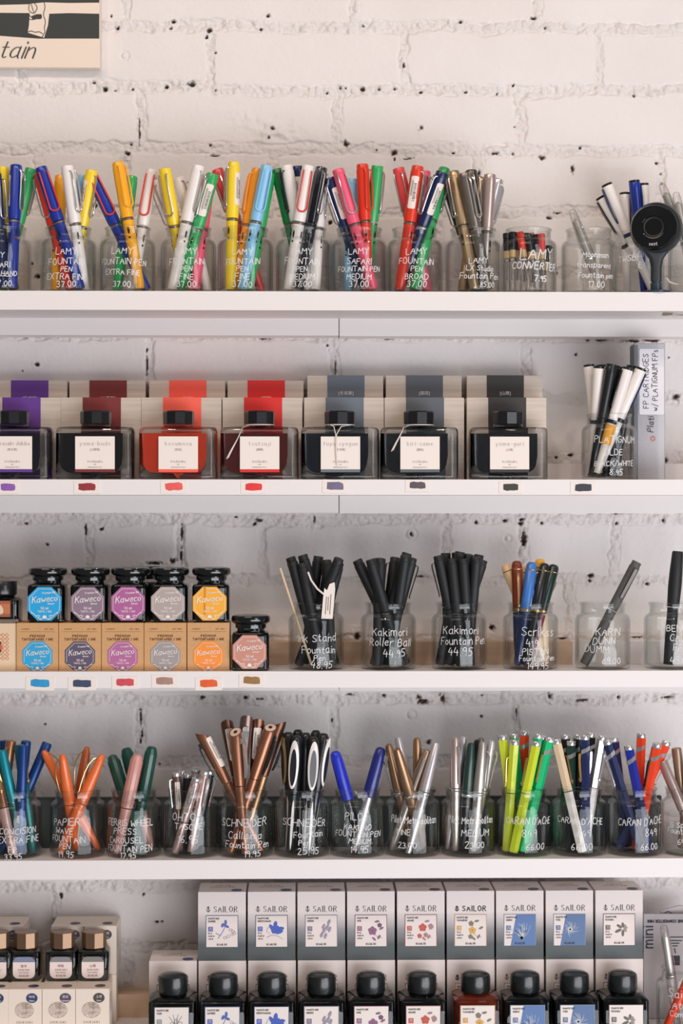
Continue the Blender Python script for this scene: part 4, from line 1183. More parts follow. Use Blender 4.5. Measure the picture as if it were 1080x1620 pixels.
row4 = [
 (22, 'glass jar cut by the left edge, of teal, blue and copper pens', [('I   II', 27, 1297, 10), ('CONCISION', 36, 1315, 10), ('EXTRA FINE', 38, 1329, 10), ('FP', 26, 1344, 9), ('33.95', 27, 1356, 9)], [
   ('Y', 'mblue', 'mblue', 2, 1171, 22, .7, None, 0, 'dark blue| leaning slightly left'),
   ('Y', 'teal', 'dteal', 3, 1187, 66, -.2, 'gilt', -70, 'turquoise| leaning left'),
   ('Y', 'copper', 'copper', 20, 1171, 8, .5, 'gilt', -20, 'copper| standing upright'),
   ('Y', 'dteal', 'dteal', 28, 1178, 60, -.1, 'gilt', 50, 'dull green-teal| with gold clip'),
   ('Y', 'mblue', 'mblue', 42, 1172, 36, .8, None, 0, 'dark blue| hidden behind the teal one'),
   ('Y', 'mblue', 'mblue', 44, 1179, 58, -.4, None, 0, 'bright dark blue| in front'),
   ('Y', 'mblue', 'mblue', 74, 1175, 22, .3, None, 0, 'dark blue| leaning right'),
   ('Y', 'copper', 'rose', -10, 1196, 46, -.8, 'gilt', 20, 'copper and pink| leaning left')]),
 (123, 'glass jar of bright orange tapering pens', [('PAPIER', 108, 1301, 11), ('WAVE', 105, 1315, 9), ('FOUNTAIN', 110, 1328, 10), ('PEN', 106, 1339, 8), ('19.95', 108, 1352, 10)], [
   ('W', 'worange', 'worange', 67, 1187, 146, .3, 'gilt', 75, 'orange| leaning far left'),
   ('W', 'worange', 'worange', 102, 1193, 125, -.3, 'gilt', -75, 'orange| standing nearly upright'),
   ('W', 'wbrown', 'worange', 136, 1181, 110, .6, 'gilt', -75, 'brownish orange| at the back'),
   ('W', 'worange', 'worange', 164, 1193, 90, -.4, 'gilt', -85, 'orange| leaning right')]),
 (212, 'glass jar of dark green and pink faceted pens', [('FERRIS WHEEL', 207, 1302, 10), ('PRESS', 200, 1315, 10), ('CAROUSEL', 200, 1330, 9), ('FOUNTAIN PEN', 206, 1343, 10), ('17.95', 206, 1354, 9)], [
   ('F', 'fgreen', 'fgreen', 175, 1195, 234, -.2, None, 0, 'dark green| leaning left'),
   ('F', 'fgreen', 'fpink', 197, 1183, 242, .5, None, 0, 'dark green| at the back'),
   ('F', 'fpink', 'fpink', 220, 1193, 182, -.6, None, 0, 'dusty pink'),
   ('F', 'fgreen', 'fgreen', 241, 1181, 204, .1, None, 0, 'dark green| leaning right')]),
 (302, 'glass jar of short metal pens with barcodes', [('OHTO', 292, 1293, 11), ('TASCHE', 300, 1308, 9), ('16.95', 299, 1328, 12)], [
   ('T', 'mbrown', 'mbrown', 279, 1222, 286, -.1, 'chrome', -70, 'brown metal| with barcode', 10),
   ('T', 'chrome', 'black', 287, 1219, 294, .7, 'chrome', -30, 'chrome-topped| at the back left'),
   ('T', 'black', 'black', 297, 1224, 292, -.1, 'chrome', 60, 'glossy black'),
   ('T', 'mpink', 'mpink', 312, 1231, 278, -.7, 'chrome', 0, 'pinkish silver| with long barcode', -10),
   ('T', 'chrome', 'black', 309, 1217, 312, .6, 'chrome', 30, 'chrome-topped| at the back centre'),
   ('T', 'mpink', 'mpink', 325, 1220, 302, -.4, 'chrome', 40, 'pinkish silver| leaning right'),
   ('T', 'black', 'black', 333, 1219, 325, .2, 'chrome', 70, 'black and chrome| at right')]),
 (388, 'glass jar of tall copper brown pens with slanted caps', [('SCHNEIDER', 386, 1302, 12), ('Callisima', 388, 1322, 11), ('Fountain Pen', 393, 1337, 10), ('19.95', 401, 1351, 10)], [
   ('B', 'clpop', 'clpop', 317, 1156, 408, .1, 'black', -80, 'copper| leaning far left with barcode', 50),
   ('B', 'clbrown', 'clpop', 354, 1138, 400, .6, None, 0, 'dark brown| with barcode at the back', 10),
   ('B', 'clpop', 'clpop', 371, 1151, 378, -.6, 'chrome', 60, 'copper| upright with pale slanted top', None, 'front'),
   ('B', 'mbrown', 'clpop', 391, 1130, 384, .3, 'chrome', 0, 'grey-brown| tallest of the jar'),
   ('B', 'clbrown', 'clpop', 410, 1135, 372, .7, None, 0, 'dark brown| leaning slightly right', 0),
   ('B', 'clpop', 'clpop', 430, 1144, 360, -.5, 'black', 75, 'copper| leaning right in front', None, 'front'),
   ('B', 'clbrown', 'bronze', 444, 1139, 386, .1, 'black', 70, 'dark brown| leaning far right')]),
 (477, 'glass jar of black pens with big white loop clips', [('SCHNEIDER', 482, 1302, 11), ('Fountain', 489, 1320, 10), ('Pen', 481, 1333, 9), ('25.95', 488, 1347, 11)], [
   ('G', 'black', 'black', 456, 1158, 462, -.2, 'gilt', -60, 'black| with bronze loop clip'),
   ('G', 'black', 'black', 470, 1164, 458, -.7, 'white', -15, 'black| with white loop clip, front left'),
   ('G', 'black', 'black', 471, 1154, 474, .6, None, 0, 'black| at the back left'),
   ('G', 'black', 'black', 484, 1159, 480, .3, None, 0, 'black| in the middle'),
   ('G', 'black', 'black', 497, 1166, 488, -.7, 'white', 5, 'black| with white loop clip, front centre'),
   ('G', 'black', 'black', 500, 1155, 492, .7, None, 0, 'black| at the back right'),
   ('G', 'black', 'black', 513, 1160, 503, -.1, 'white', 55, 'black| with white loop clip, at right')]),
 (565, 'glass jar with two royal blue pens leaning apart', [('PILOT', 563, 1292, 11), ('KAKUNO', 564, 1309, 9), ('FOUNTAIN PEN', 565, 1320, 9), ('MEDIUM.', 569, 1331, 8), ('14.95', 567, 1344, 10)], [
   ('Q', 'qblue', 'smoke', 529, 1188, 572, 0, None, 0, 'royal blue| leaning left'),
   ('Q', 'qdark', 'lsilver', 603, 1182, 560, -.2, 'lsilver', 70, 'darker blue| leaning right')]),
 (652, 'glass jar of silver and bronze pens lettered FINE 23.00', [('Pilot Metropolitan', 653, 1298, 11), ('FINE', 635, 1317, 9), ('23.00', 641, 1338, 9)], [
   ('R', 'bronze', 'bronze', 606, 1177, 664, .3, 'chrome', -70, 'bronze| leaning left'),
   ('R', 'bronze', 'bronze', 626, 1184, 682, -.3, None, 0, 'bronze| upright in front'),
   ('R', 'lsilver', 'silver', 629, 1165, 667, .5, 'chrome', -60, 'pale silver| leaning left'),
   ('R', 'bronze', 'bronze', 660, 1167, 655, .8, 'chrome', 60, 'bronze| upright at the back'),
   ('R', 'champagne', 'silver', 681, 1186, 622, -.2, 'chrome', -5, 'champagne| leaning right'),
   ('R', 'lsilver', 'lsilver', 696, 1175, 640, -.6, None, 0, 'pale silver| leaning right in front')]),
 (740, 'glass jar of silver and dark pens lettered MEDIUM 23.00', [('Pilot Metropolitan', 742, 1298, 11), ('MEDIUM', 749, 1318, 10), ('23.00', 747, 1337, 10)], [
   ('R', 'spink', 'silver', 719, 1166, 720, -.5, 'chrome', 25, 'pinkish silver| at left'),
   ('R', 'lsilver', 'lsilver', 734, 1165, 708, .4, None, 0, 'grey silver| leaning right'),
   ('R', 'cgreen2', 'black', 745, 1175, 742, -.2, None, 0, 'very dark green'),
   ('R', 'black', 'black', 756, 1170, 740, .5, None, 0, 'black| at the back'),
   ('R', 'silver', 'silver', 762, 1173, 752, -.5, 'chrome', 60, 'silver| with clip, at front'),
   ('R', 'gunmetal', 'gunmetal', 763, 1167, 765, .7, None, 0, 'gunmetal'),
   ('R', 'lsilver', 'silver', 778, 1171, 758, .0, 'chrome', 60, 'pale silver| at right')]),
 (828, 'glass jar of neon yellow and green hexagonal pens', [("CARAN D'ACHE", 834, 1299, 11), ('849', 832, 1319, 11), ('66.00', 842, 1340, 10)], [
   ('C', 'lime', 'lime', 793, 1163, 812, .2, None, 0, 'neon yellow| leaning left'),
   ('C', 'lime', 'lime', 812, 1171, 806, -.5, 'gilt', -70, 'neon yellow| standing upright'),
   ('C', 'lime', 'lime', 846, 1173, 796, -.8, 'gilt', -60, 'neon yellow| leaning right in front'),
   ('C', 'cgreen', 'cgreen', 815, 1161, 832, .5, None, 0, 'bright green| behind the yellow ones'),
   ('C', 'cred', 'cred', 830, 1156, 836, .8, None, 0, 'neon orange'),
   ('C', 'cgreen', 'cgreen', 852, 1161, 818, 0, None, 0, 'bright green| leaning right'),
   ('C', 'cgreen', 'cgreen', 872, 1167, 845, -.3, 'gilt', -35, 'bright green| with gold clip'),
   ('C', 'cgreen', 'cgreen', 866, 1163, 860, .6, None, 0, 'bright green| at the back right')]),
 (915, 'glass jar of black hexagonal pens with one white pen', [("CARAN D'ACHE", 912, 1299, 10), ('849', 916, 1318, 11), ('66.00', 914, 1340, 11)], [
   ('C', 'cream', 'white', 878, 1170, 912, -.7, 'gilt', 60, 'cream white| leaning left'),
   ('C', 'black', 'black', 896, 1162, 892, .5, None, 0, 'black| at the back left'),
   ('C', 'cgreen2', 'black', 903, 1172, 898, -.3, None, 0, 'very dark green'),
   ('C', 'cnavy', 'cnavy', 923, 1163, 924, -.4, 'gilt', -50, 'navy black| in front'),
   ('C', 'black', 'black', 936, 1159, 930, .3, 'chrome', 0, 'black| at right'),
   ('C', 'black', 'black', 916, 1162, 910, .8, None, 0, 'black| behind the navy one'),
   ('C', 'lsilver', 'white', 952, 1164, 942, .2, 'chrome', 30, 'silvery white| at right')]),
 (1003, 'glass jar of navy and orange hexagonal pens', [("CARAN D'ACHE", 1009, 1300, 12), ('849', 1024, 1318, 11), ('66.00', 1021, 1340, 10)], [
   ('C', 'cnavy', 'cnavy', 957, 1171, 1000, -.4, 'chrome', -70, 'navy| leaning left with silver clip'),
   ('C', 'cnavy', 'cnavy', 969, 1166, 976, .5, None, 0, 'navy| at the back left'),
   ('C', 'cblue', 'cnavy', 990, 1179, 1024, -.5, None, 0, 'royal blue'),
   ('C', 'cred', 'cred', 1018, 1160, 1012, .4, None, 0, 'bright orange| standing upright'),
   ('C', 'cred', 'cred', 1035, 1176, 1004, -.1, 'black', -50, 'bright orange| in front'),
   ('C', 'cred', 'cnavy', 1056, 1173, 986, .3, 'chrome', 70, 'bright orange| leaning right')]),
 (1088, 'glass jar cut by the right edge, of pinkish silver pens', [('G Spalding', 1077, 1306, 9), ('Fountain Pen', 1075, 1317, 8), ('69.00', 1076, 1333, 9)], [
   ('Y', 'spink', 'spink', 1047, 1204, 1100, -.5, None, 0, 'pinkish silver| leaning left'),
   ('Y', 'champagne', 'spink', 1073, 1183, 1094, .3, None, 0, 'champagne'),
   ('Y', 'spink', 'spink', 1092, 1200, 1080, 0, None, 0, 'pinkish silver| at the picture edge')]),
]
for i, (cx, lab, lines, pens) in enumerate(row4):
    make_jar(cx, 3, lab + ', fourth shelf', lines, seed=40 + i)
    fill_jar(cx, 3, W4(i), pens)

# ---------------------------------------------------------------- cartons, ink bottles, cards
def carton(mb, w, d, h, mi=0, ch=.0005):
    mb.prism([(-w / 2, 0), (w / 2, 0), (w / 2, d), (-w / 2, d)], 0, h, mi, None, ch)


def quad(mb, x0, x1, z0, z1, y, mi):
    mb.add([(x0, y, z0), (x1, y, z0), (x1, y, z1), (x0, y, z1)], [(0, 1, 2, 3)], mi)


# second shelf: silver-grain cartons with a colour band, square bottles in front
GRAIN = mat((206, 192, 178), .42, .12, var=.10, vscale=(14, 60, 420))
CREAM_LABEL = mat((240, 228, 218), .55)
GREY_PRINT = mat((150, 140, 134), .6)
INKS = [  # centre px, band colour, ink colour, name, kanji, string, colour word, carton centre front, carton centre back, cap px
 (18, (98, 52, 140), (24, 20, 34), 'murasaki-shikibu', '紫式部', None, 'purple', 33, 46),
 (149, (122, 42, 40), (20, 16, 20), 'yama-budo', '山葡萄', None, 'dark red', 160, 170),
 (281, (246, 98, 78), (224, 66, 26), 'kosumosu', '秋桜', None, 'coral', 287, 296),
 (410, (216, 40, 34), (96, 22, 18), 'tsutsuji', '躑躅', 'left', 'bright red', 415, 420),
 (538, (104, 112, 122), (10, 16, 30), 'fuyu-syogun', '冬将軍', 'down', 'slate blue-grey', 544, 546),
 (664, (92, 96, 102), (14, 16, 20), 'kiri-same', '霧雨', 'left', 'mid grey', 671, 670),
 (806, (54, 50, 48), (12, 14, 20), 'yama-guri', '山栗', None, 'near-black', 801, 798)]
CAPM = mat((22, 22, 25), .3, 0, .3)
STRING = mat((226, 216, 206), .8)
for k, (bx, band, ink, nm, kj, strg, word, c1, c2) in enumerate(INKS):
    bandm = mat(band, .5)
    for row, (cpx, Y, w) in enumerate(((c1, .0445, .0888), (c2, .0905, .0862))):
        top = P(cpx, (629 - .4 * abs(k - 3) * 0 if row == 0 else (602 if k < 4 else 594)), Y).z
        z0 = TOPS[1] if row == 0 else TOPS[1] + .0196
        h = top - z0
        t = thing('ink_carton', 'silvery ink carton with %s band, %s row of the second shelf' % (word, 'front' if row == 0 else 'back'), 'box', (P(cpx, 800, Y).x, Y, z0), 'banded ink cartons on the second shelf')
        mb = MB()
        d = .044 if row == 0 else .034
        carton(mb, w, d, h)
        mb.build('carton_body', GRAIN, t)
        mb = MB()
        x0 = P((c1 + 1 if row == 0 else c2 + 1) , 800, Y).x - P(cpx, 800, Y).x
        bw = .0212
        mb.add([(x0 - bw, -.0003, .006), (x0 + bw, -.0003, .006), (x0 + bw, -.0003, h + .0002), (x0 - bw, -.0003, h + .0002), (x0 + bw, d, h + .0002), (x0 - bw, d, h + .0002)],
               [(0, 1, 2, 3), (3, 2, 4, 5)], 0)
        kanji_on(mb, '[' + kj + ']', .0048, flat(-.0006), x0, h - .0205, 1)
        mb.build('colour_band', [bandm, mat((232, 226, 222), .5)], t)
    # bottle
    w, d, h = .0856, .034, .0575
    X = P(bx, 800, .004).x
    t = thing('ink_bottle', 'square glass ink bottle with cream %s-edged label, before the %s banded carton' % (word, word), 'ink bottle', (X, .0045, TOPS[1]), 'square ink bottles on the second shelf')
    mb = MB()
    mb.loft([[(x, y + d / 2, z) for x, y in rrect(w - i, d - i, .009, 6)] for i, z in ((.003, 0), (.0006, .0012), (0, .004), (0, h - .006), (.0012, h - .0022), (.005, h)) ] + [[(.0165 * math.cos(a) * q, d / 2 + .0165 * math.sin(a) * q, z) for a in [math.radians(-90 + 360 * (i + .5) / 28) for i in range(28)]] for q, z in ((1.0, h + .0006), (.97, h + .0036))], 0)
    glass = mb.build('glass_body', THICK_GLASS, t, 50)
    # ink with rounded lower corners and a small point at the middle of its floor
    mb = MB()
    prof = []
    hw = w / 2 - .0042
    outl = [(-hw, h - .007), (-hw + .001, .026)]
    for i in range(7):
        a = math.radians(180 + 90 * i / 6)
        outl.append((-hw + .013 + .012 * math.cos(a), .0195 + .012 * math.sin(a)))
    outl += [(-.006, .0070), (-.0035, .0052), (-.0015, .0026), (0, .0016), (.0015, .0026), (.0035, .0052), (.006, .0070)]
    hr = hw - .008
    for i in range(7):
        a = math.radians(270 + 90 * i / 6)
        outl.append((hr - .013 + .012 * math.cos(a), .0195 + .012 * math.sin(a)))
    outl += [(hr, .026), (hr, h - .007)]
    MX = Matrix(((1, 0, 0, 0), (0, 0, 1, 0), (0, 1, 0, 0), (0, 0, 0, 1)))
    mb.loft([[(x, y, z) for x, z in outl] for y in (.0030, .0312)][::-1], 0)
    im = mat(ink, .2, 0, .3)
    mb.build('ink', im, t, 40)
    mb = MB()
    M0 = Matrix.Translation((0, d / 2, 0))
    mb.lathe([(.0158, h + .0034), (.0170, h + .0040), (.0172, h + .0165), (.0162, h + .0180)], 10, 0, M0 @ Matrix.Rotation(math.radians(9), 4, 'Z'))
    mb.build('cap', CAPM, t, 20)
    mb = MB()
    lw, lz0, lz1 = .0215, .0080, h - .0105
    lx = P(bx + .5, 800, 0).x - X
    fn = flat(-.0007, lx, 0)
    mb.box(lx - lw, lx + lw, -.0005, .0002, lz0, lz1, 0)
    quad(mb, lx - lw, lx + lw, lz0, lz0 + .0032, -.0006, 1)
    text_on(mb, nm, .0042, fn, 0, lz1 - .0098, .00042, 2, .037, .5, track=2.4)
    kanji_on(mb, '[' + kj + ']', .0030, fn, 0, lz1 - .0145, 2)
    text_on(mb, 'iroshizuku', .0026, fn, 0, lz0 + .0105, .00032, 2, .03, .5, track=1.6)
    text_on(mb, 'ink', .0014, fn, 0, lz0 + .0078, .0002, 2)
    text_on(mb, 'PRODUCED BY PILOT', .0011, fn, 0, lz0 + .0048, .00018, 2, track=1.8)
    mb.build('paper_label', [CREAM_LABEL, bandm, GREY_PRINT], t, 0)
    if strg:
        mb = MB()
        ring = [(.0163 * math.cos(a), d / 2 + .0163 * math.sin(a), h + .0026) for a in [2 * math.pi * i / 24 for i in range(24)]]
        mb.tube(ring, .0006, 6, 0, None, True)
        if strg == 'left':
            e = P(358 if k == 3 else 619, 726 if k == 3 else 714, 0)
            ex, ez = e.x - X, e.z - TOPS[1]
            st = (-.010, d / 2 - .014, h + .0026)
            for o_ in (0, .0011):
                mb.tube([st, (st[0] - .008, .002, h - .0005), (ex + .012, -.0016, ez + .022), (ex + .004 + o_, -.0018, ez + .008), (ex + o_ * 1.6, -.0018, ez + o_)], .00055, 6)
        else:
            for s in (-1, 1):
                mb.tube([(s * .011, d / 2 - .013, h + .0026), (s * .004 - .003, .001, h + .0005), (-.0045 + s * .0006, -.0018, h - .008), (-.0045 + s * .0004, -.0018, h - .025), (-.0035 + s * .0003, -.0018, h - .042)], .00055, 6)
        mb.build('tied_string', STRING, t)

# swatch cards pinned to the shelf fronts
CARD = mat((240, 228, 220), .6)


def swatch(px0, px1, py0, py1, col, word, shelf, tilt, i):
    a, b = P(px0, py1, -.0004), P(px1, py0, -.0004)
    cx, cz = (a.x + b.x) / 2, (a.z + b.z) / 2
    w, h = (b.x - a.x) / 2, (b.z - a.z) / 2
    t = thing('swatch_card', 'white ink swatch card painted %s, on the %s shelf edge' % (word, WORDS[shelf]), 'card', Matrix.Translation((cx, -.0001, cz)) @ Matrix.Rotation(tilt, 4, 'Y'), 'ink swatch cards on the shelf edges')
    mb = MB()
    mb.box(-w, w, -.0005, 0, -h, h)
    mb.build('card', CARD, t, 0)
    mb = MB()
    rng = random.Random(i)
    sw, sh = w * .64, h * .58
    out = []
    for x, z in [(-1, -.8), (-.5, -1), (0, -.95), (.5, -1), (1, -.85), (1.02, 0), (.97, .8), (.5, 1), (0, .95), (-.5, 1), (-1, .85), (-1.03, 0)]:
        out.append((x * sw + rng.uniform(-.0004, .0004), -.0007, z * sh + rng.uniform(-.0004, .0004) + h * .08))
    mb.poly(out)
    mb.build('painted_swatch', mat(col, .6, var=.12, vscale=(250, 250, 90)), t, 0)


for i, s in enumerate([(-5, 30, 762, 781, (140, 90, 170), 'purple', 1, 0), (117, 158, 761, 781, (150, 44, 50), 'brownish red', 1, 0), (254, 296, 760, 781, (240, 92, 88), 'coral red', 1, -.03), (381, 421, 761, 781, (228, 56, 54), 'bright red', 1, -.01),
                       (510, 550, 759, 780, (116, 106, 134), 'greyish lavender', 1, .04), (641, 679, 759, 778, (92, 78, 86), 'greyish plum', 1, 0), (789, 826, 762, 781, (58, 58, 50), 'olive black', 1, 0), (902, 943, 762, 782, (56, 58, 66), 'charcoal', 1, 0),
                       (41, 86, 1071, 1092, (40, 148, 200), 'sky blue', 2, .02), (108, 152, 1072, 1092, (58, 70, 98), 'slate navy', 2, -.01), (177, 219, 1070, 1090, (206, 72, 84), 'rose red', 2, -.01), (240, 281, 1068, 1088, (166, 130, 118), 'dusty brown', 2, 0),
                       (309, 351, 1072, 1092, (226, 92, 34), 'bright orange', 2, -.01), (378, 418, 1067, 1087, (150, 112, 62), 'ochre brown', 2, .01)]):
    swatch(*s, i)

# paper price tag looped on one of the black pens, and a thin wooden stick beside it
def world_part(name, m, parent, mb):
    bpy.context.view_layer.update()
    inv = parent.matrix_world.inverted()
    mb.v = [tuple(inv @ Vector(v)) for v in mb.v]
    return mb.build(name, m, parent, 30)


host = [o for o in bpy.data.objects if 'matte black pens, third shelf, first jar' in o.get('label', '') and o['label'].startswith('sixth')]
if host:
    mb = MB()
    yt_ = .0072
    f_ = [P(x, y, yt_) for x, y in ((513, 930), (517, 934), (521, 924), (529, 921), (530, 932), (526, 979), (508, 979), (511, 945))]
    b_ = [Vector((p.x, p.y + .0007, p.z)) for p in f_]
    mb.loft([[tuple(p) for p in b_], [tuple(p) for p in f_]])
    s0 = [P(x, y, yt_ + .001 - .0004 * i) for i, (x, y) in enumerate(((487, 905), (492, 918), (502, 932), (513, 941)))]
    mb.tube(s0, .0011, 6)
    tg = world_part('paper_tag', PAPER, host[0], mb)
    mb = MB()
    for k_, (a1, b1) in enumerate((((516, 944), (514, 972)), ((519, 944), (518, 966)), ((523, 940), (521, 972)))):
        p, q = P(*a1, yt_ - .0004), P(*b1, yt_ - .0004)
        mb.add([(p.x, p.y, p.z), (p.x + .0006, p.y, p.z), (q.x + .0006, q.y, q.z), (q.x, q.y, q.z)], [(3, 2, 1, 0)])
    world_part('tag_print', PRINT, tg, mb)
mb = MB()
mb.tube([P(443, 899, JY - .004), P(492, 1050, JY - .012)], .0014, 8)
o = mb.build('wooden_stick', mat((222, 196, 160), .6))
tag(o, 'thin pale wooden stick leaning left of the matte black pens, third shelf', 'stick')

# the clear hang-box at the right of the second shelf
a, b = P(1003, 757, .055), P(1052, 543, .055)
t = thing('cartridge_box', 'tall frosted plastic box with handwritten white label, second shelf right end', 'box', ((a.x + b.x) / 2, .055, TOPS[1]))
w, h = b.x - a.x, b.z - TOPS[1]
mb = MB(); mb.prism(rrect(w, .028, .0015, 3, 0, .014), 0, h, 0, None, .0006)
mb.build('plastic_case', mat((176, 174, 178), .3, 0, .4, var=.06, vscale=(500, 500, 500)), t, 30)
mb = MB(); mb.box(-w / 2 - .0002, -w / 2 + .004, -.0003, .028, .001, h - .002); mb.build('dark_spine', mat((104, 108, 114), .4), t)
mb = MB()
lw, l0, l1 = w * .40, P(0, 655, .055).z - TOPS[1], P(0, 550, .055).z - TOPS[1]
mb.prism([(x, z) for x, z in rrect(lw * 2, l1 - l0, .0018, 4, .002, (l0 + l1) / 2)], .0004, .0009, 0, Matrix(((1, 0, 0, 0), (0, 0, -1, 0), (0, 1, 0, 0), (0, 0, 0, 1))))
rot = lambda cx_, cz_: (lambda x, y: (cx_ - y, -.0011, cz_ + x))
INKPEN = mat((40, 38, 44), .6)
rr_ = random.Random(3)
for txt, cx_, cz_, mw in (('FP CARTRIDGES', -.0042, (l0 + l1) / 2 + .0005, .066), ('w/ PLATIGNUM FPs', .0060, (l0 + l1) / 2 + .0015, .068)):
    text_on(mb, txt, .0058, rot(cx_ + .0025, cz_), 0, 0, .0007, 1, mw, 0, 0, 1.6, rr_, 2)
text_on(mb, 'Plati', .0068, rot(.004, l0 - .011), 0, 0, .0007, 1, .02, 0, .1, 1.4, rr_, 2)
ring = [(-.0025 + .0024 * math.cos(q), .0022 * math.sin(q)) for q in [2 * math.pi * i / 16 for i in range(17)]]
ribbon(mb, [ring], .0007, rot(.0035, l0 - .0245), 2)
mb.build('handwritten_label', [mat((226, 222, 226), .5), INKPEN, mat((214, 70, 60), .5)], t, 0)

# yellow tag around the white pen of that jar: part of the pen leaning right
for o in bpy.data.objects:
    if o.get('label', '').startswith('white pen with a yellow tag'):
        Ln = max(v.co.z for v in [c for c in o.children if c.name.startswith('cap')][0].data.vertices)
        mb = MB(); mb.lathe([(.0056, Ln - .088), (.0057, Ln - .087), (.0059, Ln - .067), (.0058, Ln - .066)], 16)
        mb.build('yellow_tag', mat((246, 176, 60), .4), o)

# ---------------------------------------------------------------- third shelf: octagon-label ink jars on kraft cartons
KRAFT = mat((206, 158, 108), .7, var=.05, vscale=(300, 300, 300))
KPRINT = mat((110, 72, 42), .7)
OCT = [((28, 166, 222), 'sky blue', 72), ((142, 118, 136), 'greyish mauve', 140), ((176, 96, 152), 'magenta purple', 204), ((178, 164, 158), 'pale grey', 267), ((246, 176, 48), 'amber orange', 333), ((204, 140, 122), 'dusty rose', 396)]
BOXOCT = [(46, 164, 212), (92, 82, 104), (180, 104, 152), (160, 152, 150), (246, 146, 44)]
LIDM = mat((16, 18, 18), .16, 0, .8)
DARKINK = mat((10, 13, 14), .15, 0, .6)


def octagon(mb, fn, cx, cz, R, mi_bg, mi_w, w_scale=1.0, stain=False, cut=None):
    def cl(p):
        return (p[0], max(p[1], cut)) if cut is not None else p
    pts = [cl((cx + R * math.cos(a), cz + R * math.sin(a))) for a in [math.radians(22.5 + 45 * i) for i in range(8)]]
    f0 = fn(0)
    mb.add([f0(*p) for p in pts], [tuple(range(8))], mi_bg)
    f1 = fn(1)
    Q = [cl((cx + R * .88 * math.cos(a), cz + R * .88 * math.sin(a))) for a in [math.radians(22.5 + 45 * i) for i in range(9)]]
    ribbon(mb, [Q[0:6] if cut is None else Q[0:5]], R * .022, f1, mi_w)
    ribbon(mb, [Q[5:9]], R * .022, f1, mi_w)
    s = R / .0185
    text_on(mb, 'Kaweco', .0062 * s, f1, cx, cz + R * .10, .00085 * s, mi_w, R * 1.36, .3, .22, 1.15, None, 2, 'c', .09)
    text_on(mb, 'Premium Ink', .0020 * s, f1, cx + R * .22, cz + R * .56, .0003 * s, mi_w, R * .9, 0, .2, 1.2, None, 1, 'c', .09)
    text_on(mb, 'GERMANY', .0011 * s, f1, cx + R * .35, cz - R * .03, .0003 * s, mi_w, R * .6)
    text_on(mb, '50 ml', .0024 * s, f1, cx, cz - R * .30, .0004 * s, mi_w)
    text_on(mb, 'TINTE / INK', .0018 * s, f1, cx, cz - R * .47, .0003 * s, mi_w, R * .85, track=2)
    if cut is None or cut < cz - R * .8:
        ring = [(cx + R * .11 * math.cos(a), cz - R * .73 + R * .11 * math.sin(a)) for a in [2 * math.pi * i / 12 for i in range(12)]]
        mb.add([f1(*p) for p in ring], [tuple(range(12))], mi_w)
    for sg in (-1, 1):
        ribbon(mb, [[(cx + sg * R * x, cz + R * z) for x, z in ((.16, -.86), (.28, -.84), (.34, -.72), (.24, -.66))], [(cx + sg * R * x, cz + R * z) for x, z in ((.30, -.62), (.48, -.66), (.62, -.52), (.74, -.5))]], .0006 * s, f1, mi_w)
    if stain:
        mb.add([f1(cx - R * .30, cz + R * .95), f1(cx - R * .22, cz + R * .95), f1(cx - R * .24, cz - R * .66), f1(cx - R * .33, cz - R * .66)], [(0, 3, 2, 1)], 3)


def oct_bottle(cpx, zbase, Y, col, label, stain=False):
    X = P(cpx, 950, Y).x
    w, h = .0405, .0425
    t = thing('ink_jar', label, 'ink bottle', (X, Y, zbase), 'black-lidded ink jars with octagon labels')
    mb = MB()
    mb.loft([[(x, y + w / 2, z) for x, y in rrect(w - i, w - i, .005, 5)] for i, z in ((.003, 0), (0, .0018), (0, h - .004), (.002, h - .0012), (.008, h))] +
            [[(.0135 * q * math.cos(a), w / 2 + .0135 * q * math.sin(a), z) for a in [math.radians(-90 + 360 * (i + .5) / 24) for i in range(24)]] for q, z in ((1.12, h + .001), (1.08, h + .008))], 0)
    mb.build('glass_body', GREEN_GLASS, t, 40)
    mb = MB()
    mb.loft([[(x, y + w / 2, z) for x, y in rrect(w - i, w - i, .005, 5)] for i, z in ((.006, .0025), (.0045, .004), (.0045, h - .005), (.014, h - .0015), (.016, h + .006))], 0)
    mb.build('ink', DARKINK, t, 40)
    mb = MB()
    M0 = Matrix.Translation((0, w / 2, h + .0035))
    mb.lathe([(.0168, .0), (.0172, .002), (.0172, .0045), (.0200, .0058), (.0214, .0078), (.0215, .0112), (.0206, .0134), (.0188, .0142), (.0180, .0139)], 40, 0, M0)
    lid = mb.build('lid', LIDM, t, 40)
    mb = MB()
    octagon(mb, lambda k: flat(-.0004 - .0003 * k), -.001, .0208, .0200, 0, 1, stain=stain)
    mb.build('octagon_label', [mat(col, .5), mat((240, 232, 226), .5), mat((240, 232, 226), .5), mat((216, 128, 30), .5)], t, 0)
    return t


